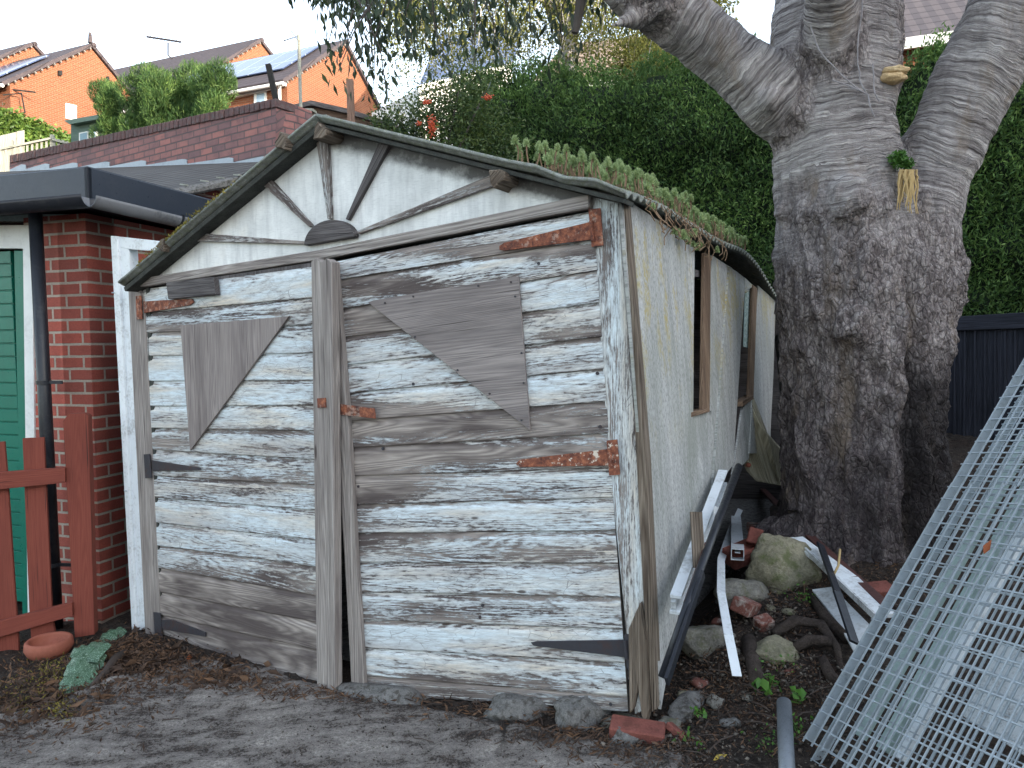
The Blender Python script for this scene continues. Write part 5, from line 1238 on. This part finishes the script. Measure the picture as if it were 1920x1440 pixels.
o = MB().tube(pts, [.013, .015, .018, .02], 14).build('drain_pipe', MT['black'], smooth=True); tag(o, 'long black pipe slanting up along the foot of the shed wall', 'pipe')
strip('metal_bar', [SP.pt(1250, 1278, .2), SP.pt(1318, 1075, .22)], .036, .012, 'black', 'flat black bar pointing down to the shed corner', 'bar', SP.n)
# bent white strip
pts = [G(1388, 955, .20), G(1368, 1000, .22), G(1352, 1050, .24), G(1352, 1110, .22), G(1366, 1190, .16), G(1382, 1268, .08)]
o = strip('plastic_strip', pts, .042, .004, 'pvc', 'narrow bent white plastic strip lying across the stones', 'strip', V((.1, -.8, 1)))
# white channel end
wc = thing('plastic_channel', G(1385, 1020, .12), 'short white hollow plastic channel with its cut end facing out on the tiles', 'channel')
a = G(1383, 1040, .17); b = G(1380, 975, .17); w_ = V((1, 0, 0))
for (dx, dzz, ww, hh_) in ((0, .03, .07, .004), (0, -.03, .07, .004), (-.035, 0, .004, .06), (.035, .0, .004, .06), (.0, .01, .03, .004)):
    MB().beam(a+V((dx, 0, dzz)), b+V((dx, 0, dzz)), ww, hh_).build('channel_side', MT['pvc'], wc)
# right group
strip('window_profile', [G(1490, 1010, .16), G(1590, 1085, .13), G(1660, 1155, .12)], .10, .02, 'pvc', 'white grooved plastic profile running from the trunk to the mesh stack', 'trim')
strip('window_profile_edge', [G(1500, 1022, .17), G(1650, 1165, .14)], .012, .03, 'pvcd', 'thin raised white plastic edge lying on the grooved profile', 'trim')
o = MB().prism([G(1523, 1105, .05), G(1560, 1100, .06), G(1640, 1180, .08), G(1610, 1235, .05), G(1570, 1165, .05)], V((0, 0, -.01))).build('plastic_board', MT['pvc'], bevel=.001); tag(o, 'flat white pointed board on the soil under the black bar', 'board')
strip('metal_bar', [G(1538, 1020, .2), G(1570, 1110, .18), G(1602, 1205, .12)], .045, .012, 'black', 'flat black bar standing on the white board by the mesh stack', 'bar', V((.2, -.8, .4)))
strip('steel_angle', [G(1418, 905, .12), G(1500, 990, .12), G(1660, 1135, .12)], .05, .02, 'steelbrown', 'long dark red-brown steel bar along the foot of the cherry trunk', 'bar')
# galvanised pipe
o = MB().tube([at_z(1470, 1318, .17), at_z(1478, 1500, .06)], .0275, 20, cap=False).build('steel_pipe', MT['galvpipe'], smooth=True); md = o.modifiers.new('s', 'SOLIDIFY'); md.thickness = .003; tag(o, 'short galvanised steel pipe end at the bottom edge beside the mesh', 'pipe')
# roots
rt = thing('tree_roots', G(1530, 1200), 'knotted exposed roots in the soil left of the mesh stack', 'roots')
mb = MB()
for path in ([(1450, 1190, .03), (1490, 1165, .06), (1540, 1170, .06), (1570, 1215, .05), (1580, 1260, .01)], [(1470, 1230, .0), (1520, 1200, .05), (1560, 1205, .06)], [(1540, 1235, .02), (1555, 1265, .03), (1575, 1285, .0)], [(1520, 1120, .02), (1550, 1160, .05), (1590, 1200, .02)]):
    mb.tube([G(*p) for p in path], [.02, .026, .024, .02, .012][:len(path)], 10)

for v_ in mb.v: v_ += V((noise.noise(v_*22), noise.noise(v_*22+V((5, 5, 5))), noise.noise(v_*30)))*.014
mb.build('root', MT['rootbark'], rt, smooth=True)
o = MB().tube([G(1403, 1200, .03), G(1412, 1240, .02), G(1420, 1285, .01)], [.035, .035, .032], 12).build('log', MT['rootbark'], smooth=True); tag(o, 'short dark log between the white strip and the olive stone', 'log')
o = MB().tube([G(1452, 955, .06), G(1460, 1005, .05)], [.03, .025], 10).build('log', MT['rootbark'], smooth=True); tag(o, 'upright dark root stub beside the half brick', 'log')
o = MB().tube([G(1575, 1030, .25), G(1572, 1060, .2), G(1562, 1080, .16)], .006, 6).build('twig', MT['roottuft'], smooth=True); tag(o, 'thin pale twig poking up against the steel bar', 'twig')

# ------------------------------------------------------------------ mesh panel stack
Apt = at_z(1540, 1330, .16); 
lng = (at_d(1905, 700, 3.15)-Apt).normalized(); crs = V((-.217, -1, -.39)).normalized(); crs = (crs-lng*crs.dot(lng)).normalized()
pn = lng.cross(crs).normalized(); pn = pn if pn.dot(CAM-Apt) > 0 else -pn
def mesh_panel(o_, label, L=2.35, Wd=1.4, dl=0, dc=0, sp1=.05, sp2=.058, strip_=True, r=.0021):
    a = Apt+pn*o_+lng*dl+crs*dc; root = thing('wire_mesh_panel', a, label, 'mesh panel', 'galvanised wire mesh panels leaning in a stack')
    mb = MB(); n1 = int(Wd/sp1); n2 = int(L/sp2)
    for k in range(n1+1): p = a+crs*(k*sp1+rnd.gauss(0, .0012)); mb.beam(p-lng*rnd.uniform(0, .02), p+lng*L*.5+pn*rnd.gauss(0, .003)+crs*rnd.gauss(0, .002), r*2, r*2, pn); mb.beam(p+lng*L*.5+pn*rnd.gauss(0, .002), p+lng*L, r*2, r*2, pn)
    mb.build('long_wires', MT['galv'], root)
    mb = MB()
    for k in range(n2+1): p = a+lng*(k*sp2)-pn*r*2; mb.beam(p-crs*rnd.uniform(.006, .02), p+crs*Wd+lng*rnd.gauss(0, .004), r*2, r*2, pn)
    mb.build('cross_wires', MT['galv'], root)
    if strip_:
        mb = MB(); mb.beam(a-crs*.002-pn*.02, a+lng*L-crs*.002-pn*.02, .002, .035, pn)
        mb.build('edge_strip', MT['galv'], root)
mesh_panel(.0, 'uppermost galvanised wire mesh panel of the leaning stack', dl=-.12, r=.0026)
mesh_panel(-.045, 'second galvanised wire mesh panel down in the leaning stack', dl=-.17, dc=.03)
mesh_panel(-.10, 'lowest galvanised wire mesh panel of the leaning stack', dl=-.14, dc=.07, strip_=False)
# framed panels beneath
fpn = thing('glazed_frame', Apt-pn*.2, 'greenish glazed white plastic frame lying under the wire mesh stack', 'frame')
def bar(c0, l0, l1, w, off, mat, nm, th=.03):
    a = Apt+crs*c0+lng*l0-pn*off; b = Apt+crs*c0+lng*l1-pn*off
    MB().beam(a, b, w, th, pn).build(nm, MT[mat], fpn, grain=lng)
for (c0, w, mat, nm) in ((.16, .05, 'aqua', 'glazing'), (.24, .04, 'pvc', 'bar'), (.78, .06, 'pvc', 'bar'), (1.04, .06, 'pvc', 'bar'), (1.18, .1, 'aqua', 'glazing'), (1.32, .06, 'pvc', 'bar')):
    bar(c0, .0 if c0 < .7 else -.2, 2.3, w, .17, mat, nm)
bar(.06, 0, 2.2, .03, .15, 'aqua', 'glazing')
MB().prism([Apt+crs*.3+lng*.25-pn*.25, Apt+crs*.62+lng*.2-pn*.25, Apt+crs*.62+lng*.5-pn*.25, Apt+crs*.3+lng*.55-pn*.25], -pn*.02).build('cross_board', MT['pvcd'], fpn)
v, f = leaf_arrays(np.array([tuple(Apt+lng*.78+crs*.33+pn*.012)]), .07, .035, np.array([tuple(lng)]), .05); np_mesh('fallen_leaf', v, f, MT['orangeleaf'])
tag(bpy.data.objects['fallen_leaf'], 'curled orange leaf caught on the wire mesh', 'leaf')

# ------------------------------------------------------------------ sedum, moss, weeds, litter
def rosettes(pts, name, r0, label):
    vs = []; fs = []; nb = 0; mb = MB()
    for (p, h) in pts:
        r_ = r0*rnd.uniform(.75, 1.2); tip = p+V((rnd.uniform(-.02, .02), rnd.uniform(-.02, .02), h))
        mb.tube([p, p.lerp(tip, .5)+V((rnd.uniform(-.01, .01), 0, 0)), tip], [.003, .003, .0035], 5)
        n = 90; k = np.arange(n); a = k*2.39996; t = k/n
        el = (1-t)*1.5-.2
        d = np.stack([np.cos(a)*np.cos(el), np.sin(a)*np.cos(el), np.sin(el)], 1)
        c = np.array(tip)+d*r_*.4+np.array([0, 0, 1])*(-(t*r_*.7))[:, None]
        v, f = leaf_arrays(c, r_*.72, r_*.3, d, .1); vs.append(v); fs.append(f+nb); nb += len(v)
    o = np_mesh(name, np.concatenate(vs), np.concatenate(fs), MT['sedum']); tag(o, label, 'stonecrop', kind='stuff')
    st = mb.build('stems', MT['sedumstem'], o)
pts = []
for k in range(480):
    s = rnd.uniform(0.0, 1.9) if k < 420 else rnd.uniform(1.9, 2.3); base = ER+WW*s+V((0, 0, sag(s)+.02)); t = -rnd.uniform(-.02, .56)*(1-s*.2)
    up_s = (AP-ER).normalized(); p = base+up_s*(-t)
    pts.append((p, rnd.uniform(.03, .10)))
for k in range(14):
    s = abs(rnd.gauss(.8, .4)); p = ER+WW*s+V((0, 0, -.02+sag(s)))+UU*.02; pts.append((p-V((0, 0, rnd.uniform(.02, .10))), .02))
rosettes(pts, 'stonecrop_mat', .026, 'grey-green stonecrop growing in a mat over the shed eave')
mb = MB()
for k in range(34):
    s = abs(rnd.gauss(.8, .45)); p = ER+WW*s+V((0, 0, sag(s)))+UU*.02; pts2 = [p]
    for j in range(5): pts2.append(pts2[-1]+V((rnd.uniform(-.025, .03), rnd.uniform(-.02, .02), -rnd.uniform(.01, .035))))
    mb.tube(pts2, .0025, 4)
o = mb.build('trailing_stems', MT['sedumstem']); tag(o, 'tangled brown dead stonecrop stems trailing under the shed eave', 'stems', kind='stuff')
# moss on left verge
def tuft(cs, L, W, mat, name, label, cat, up=(0, 0, 1), jit=.8, kind='stuff'):
    v, f = leaf_arrays(np.array([tuple(c) for c in cs]), L, W, np.tile(np.array(up, float), (len(cs), 1)), jit); o = np_mesh(name, v, f, mat); return tag(o, label, cat, kind=kind)
cs = []
for k in range(1500):
    t = rnd.betavariate(2, 2)*.6+.32; p = AP.lerp(EL, t)+V((0, 0, .012))+WW*rnd.uniform(-.005, .05); w = .012*(1+2.2*max(0, noise.noise(V((t*20, 0, 0))))); cs.append(p+V((rnd.gauss(0, w*.5), rnd.gauss(0, w*.5), abs(rnd.gauss(0, w*.6)))))
tuft(cs, .018, .008, MT['moss'], 'moss', 'yellow moss along the left roof verge of the shed', 'moss')
# leaf litter
def scatter(n, regs, h=.006):
    cs = []
    for k in range(n):
        (x, y, sx_, sy_) = rnd.choice(regs); X = rnd.gauss(x, sx_); Y = rnd.gauss(y, sy_)
        if Y < 850: continue
        p = G(X, Y, h+rnd.uniform(0, .03)); 
        d_ = V((p.x, p.y, 0))-Rc
        if d_.dot(WW) > -.02 and -2.9 < d_.dot(UU) < .05: continue
        cs.append(p)
    return cs
left_regs = [(60, 1290, 80, 35), (150, 1270, 70, 35), (240, 1215, 50, 20), (330, 1240, 60, 18), (60, 1340, 90, 30), (270, 1270, 60, 25), (430, 1275, 50, 10)]
tuft(scatter(5200, left_regs), .036, .009, MT['litter'], 'leaf_litter', 'brown leaf litter and shreds of bark left of the doors', 'leaf litter', up=(1, 0, .1), jit=.9)
tuft(scatter(260, left_regs), .08, .03, MT['litter'], 'dead_leaves', 'larger curled brown leaves lying over the litter left of the doors', 'leaf litter', up=(1, 0, .1), jit=.6)
r_regs = [(950, 1330, 120, 9), (1050, 1375, 60, 14), (700, 1305, 60, 7), (1150, 1400, 60, 20), (560, 1300, 60, 8)]
tuft(scatter(1500, r_regs), .045, .008, MT['litter'], 'leaf_litter', 'dry brown roots and litter under the right door', 'leaf litter', up=(1, 0, .1), jit=.9)
s_regs = [(1330, 1270, 60, 40), (1400, 1330, 80, 50), (1480, 1130, 60, 40), (1440, 1010, 40, 30), (1300, 1180, 30, 40), (1250, 1400, 60, 30), (1500, 1300, 60, 60), (1620, 1080, 60, 30)]
tuft(scatter(4500, s_regs), .026, .006, MT['litter'], 'leaf_litter', 'russet needles and leaf scraps on the soil beside the shed wall', 'leaf litter', up=(1, 0, .1), jit=.9)
tuft([p for p in scatter(500, [(50, 1295, 40, 20), (95, 1255, 22, 12), (110, 1330, 15, 10)], .01)], .02, .006, MT['moss'], 'ground_moss', 'olive moss patches on the ground near the picket fence', 'moss', jit=.9)
# pebbles
def pebbles(n, regs, r, name, label):
    V_ = []; F_ = []; base = np.array([(1, 0, 0), (-1, 0, 0), (0, 1, 0), (0, -1, 0), (0, 0, 1), (0, 0, -1)], float); T = np.array(((0, 2, 4), (2, 1, 4), (1, 3, 4), (3, 0, 4), (2, 0, 5), (1, 2, 5), (3, 1, 5), (0, 3, 5)))
    for k, p in enumerate(scatter(n, regs, 0)):
        rr_ = r*rnd.choice((.4, .5, .6, .8, 1, 1.6)); a = rnd.uniform(0, 6); m = np.array(Matrix.Rotation(a, 3, V((rnd.random(), rnd.random(), 1)))); q = (base*rng.uniform(.6, 1.2, (6, 1))*np.array([1, .9, .6])*rr_) @ m.T + np.array(p); F_.append(T+len(V_)*6); V_.append(q)
    o = np_mesh(name, np.concatenate(V_), np.concatenate(F_), MT['pebble']); tag(o, label, 'gravel', kind='stuff')
pebbles(3500, [(1400, 1350, 130, 70), (1350, 1250, 70, 50), (1500, 1280, 70, 60), (1250, 1400, 60, 30), (1450, 1120, 60, 60)], .008, 'soil_crumbs', 'soil crumbs and small stones beside the galvanised pipe')
pebbles(1600, [(500, 1380, 350, 50), (800, 1400, 300, 30)], .0045, 'drive_grit', 'grit scattered over the worn concrete')
# weeds
def weed(px, py, n, r, label, l=.035):
    c = G(px, py, .02); cs = [c+V((rnd.gauss(0, r), rnd.gauss(0, r), abs(rnd.gauss(0, r*.6)))) for _ in range(n)]
    v, f = leaf_arrays(np.array([tuple(q) for q in cs]), l, l*.7, np.tile(np.array([0, 0, .3]), (n, 1)), 1.0); root = thing('weed', c, label, 'weed', 'small green weeds in the soil'); np_mesh('leaves', v, f, MT['weed'], root)
    mb = MB()
    for q in cs[:8]: mb.tube([c-V((0, 0, .03)), q], .0012, 4)
    mb.build('stems', MT['sedumstem'], root)
weed(1442, 1290, 16, .03, 'broad leaved weed left of the galvanised pipe top', .05)
weed(1495, 1310, 10, .025, 'weed sprig just right of the galvanised pipe top', .045)
weed(1510, 1125, 60, .04, 'patch of tiny leaved weed by the white pointed board', .016)
weed(1300, 1395, 12, .03, 'weed seedling in front of the broken terracotta piece', .03)
weed(1460, 1250, 40, .05, 'tiny leaved weeds in front of the low olive stone', .014)
weed(1490, 1370, 50, .04, 'tiny leaved weeds right of the galvanised pipe', .018)
weed(1440, 1400, 40, .04, 'tiny leaved weeds left of the pipe at the bottom edge', .016)
weed(1310, 1340, 20, .02, 'small weed on the long flat stone', .025)
for (x, y, m, lab) in ((97, 1360, 'yellowleaf', 'small yellow-green leaf on the drive near the bottom left'), (400, 1432, 'yellowleaf', 'curled yellow leaf at the bottom edge of the drive'), (1350, 1420, 'yellowleaf', 'bright yellow leaf on the soil by the pipe'), (1487, 1217, 'yellowleaf', 'long yellow leaf lying on the low olive stone'), (355, 1232, 'orangeleaf', 'orange leaf at the foot of the left door'), (135, 1325, 'orangeleaf', 'tan curled leaf below the silvery plant'), (1275, 1335, 'litter', 'brown flake on the soil by the shed corner')):
    p = G(x, y, .015); v, f = leaf_arrays(np.array([tuple(p)]), .06, .03, np.array([[1, .2, .1]]), .3); o = np_mesh('fallen_leaf', v, f, MT[m]); tag(o, lab, 'leaf')
# loose twigs on drive
mb = MB()
for k in range(90):
    x = rnd.choice((rnd.gauss(200, 130), rnd.gauss(950, 130))); y = 1290+rnd.gauss(30, 35) if x < 500 else rnd.gauss(1355, 25)
    p = G(x, y, .01); a = rnd.uniform(0, 6.28); l = rnd.uniform(.04, .14); q = p+V((math.cos(a)*l, math.sin(a)*l, rnd.uniform(-.005, .02))); mb.tube([p, (p+q)/2+V((0, 0, .008)), q], rnd.uniform(.0015, .003), 4)
o = mb.build('twig_litter', MT['twig']); tag(o, 'thin dead twigs scattered before the doors', 'twigs', kind='stuff')

mb = MB()
for k in range(170):
    x, y, a1, b1 = rnd.choice(s_regs); p = G(rnd.gauss(x, a1), max(880, rnd.gauss(y, b1)), .012)
    d_ = V((p.x, p.y, 0))-Rc
    if d_.dot(WW) > -.02 and d_.dot(UU) < .05: continue
    a = rnd.uniform(0, 6.28); l = rnd.uniform(.03, .16); q = p+V((math.cos(a)*l, math.sin(a)*l, rnd.uniform(-.01, .03))); mb.tube([p, (p+q)/2+V((0, rnd.uniform(-.01, .01), .01)), q], rnd.uniform(.0015, .004), 4)
o = mb.build('twig_litter', MT['twig']); tag(o, 'dead twigs and splinters strewn on the soil between shed and mesh stack', 'twigs', kind='stuff')
# ------------------------------------------------------------------ unseen house row, added to block the low sun and bounce pale fill
sd_ = V((SUN_DIR.x, SUN_DIR.y, 0)).normalized(); tn = V((-sd_.y, sd_.x, 0)); c = sd_*26
nh = thing('added_shading_houses', c, 'unseen row of white rendered houses added behind the camera to shade the yard', 'houses')
MB().prism([c-tn*27, c+tn*27, c+tn*27+V((0, 0, 11)), c-tn*27+V((0, 0, 11))], sd_*7).build('wall', MT['whitetrim'], nh)
MB().prism([c-tn*27.3+V((0, 0, 11))-sd_*.4, c-tn*27.3+V((0, 0, 11))+sd_*7.4, c-tn*27.3+V((0, 0, 14))+sd_*3.5], tn*54.6).build('roof', MT['tile'], nh)
for k in range(-8, 9):
    for z in (1.8, 5.2, 8.6):
        q = c+tn*(k*2.9)+V((0, 0, z)); w_ = MB().box(q-sd_*.03, tn*1.2, sd_*.1, V((0, 0, 1.3))).build('window', MT['whitetrim'], nh); MB().box(q-sd_*.07, tn*1.0, sd_*.04, V((0, 0, 1.1))).build('pane', MT['glass'], w_)

for o in bpy.data.objects:
    if '_loc' in o.keys(): del o['_loc']
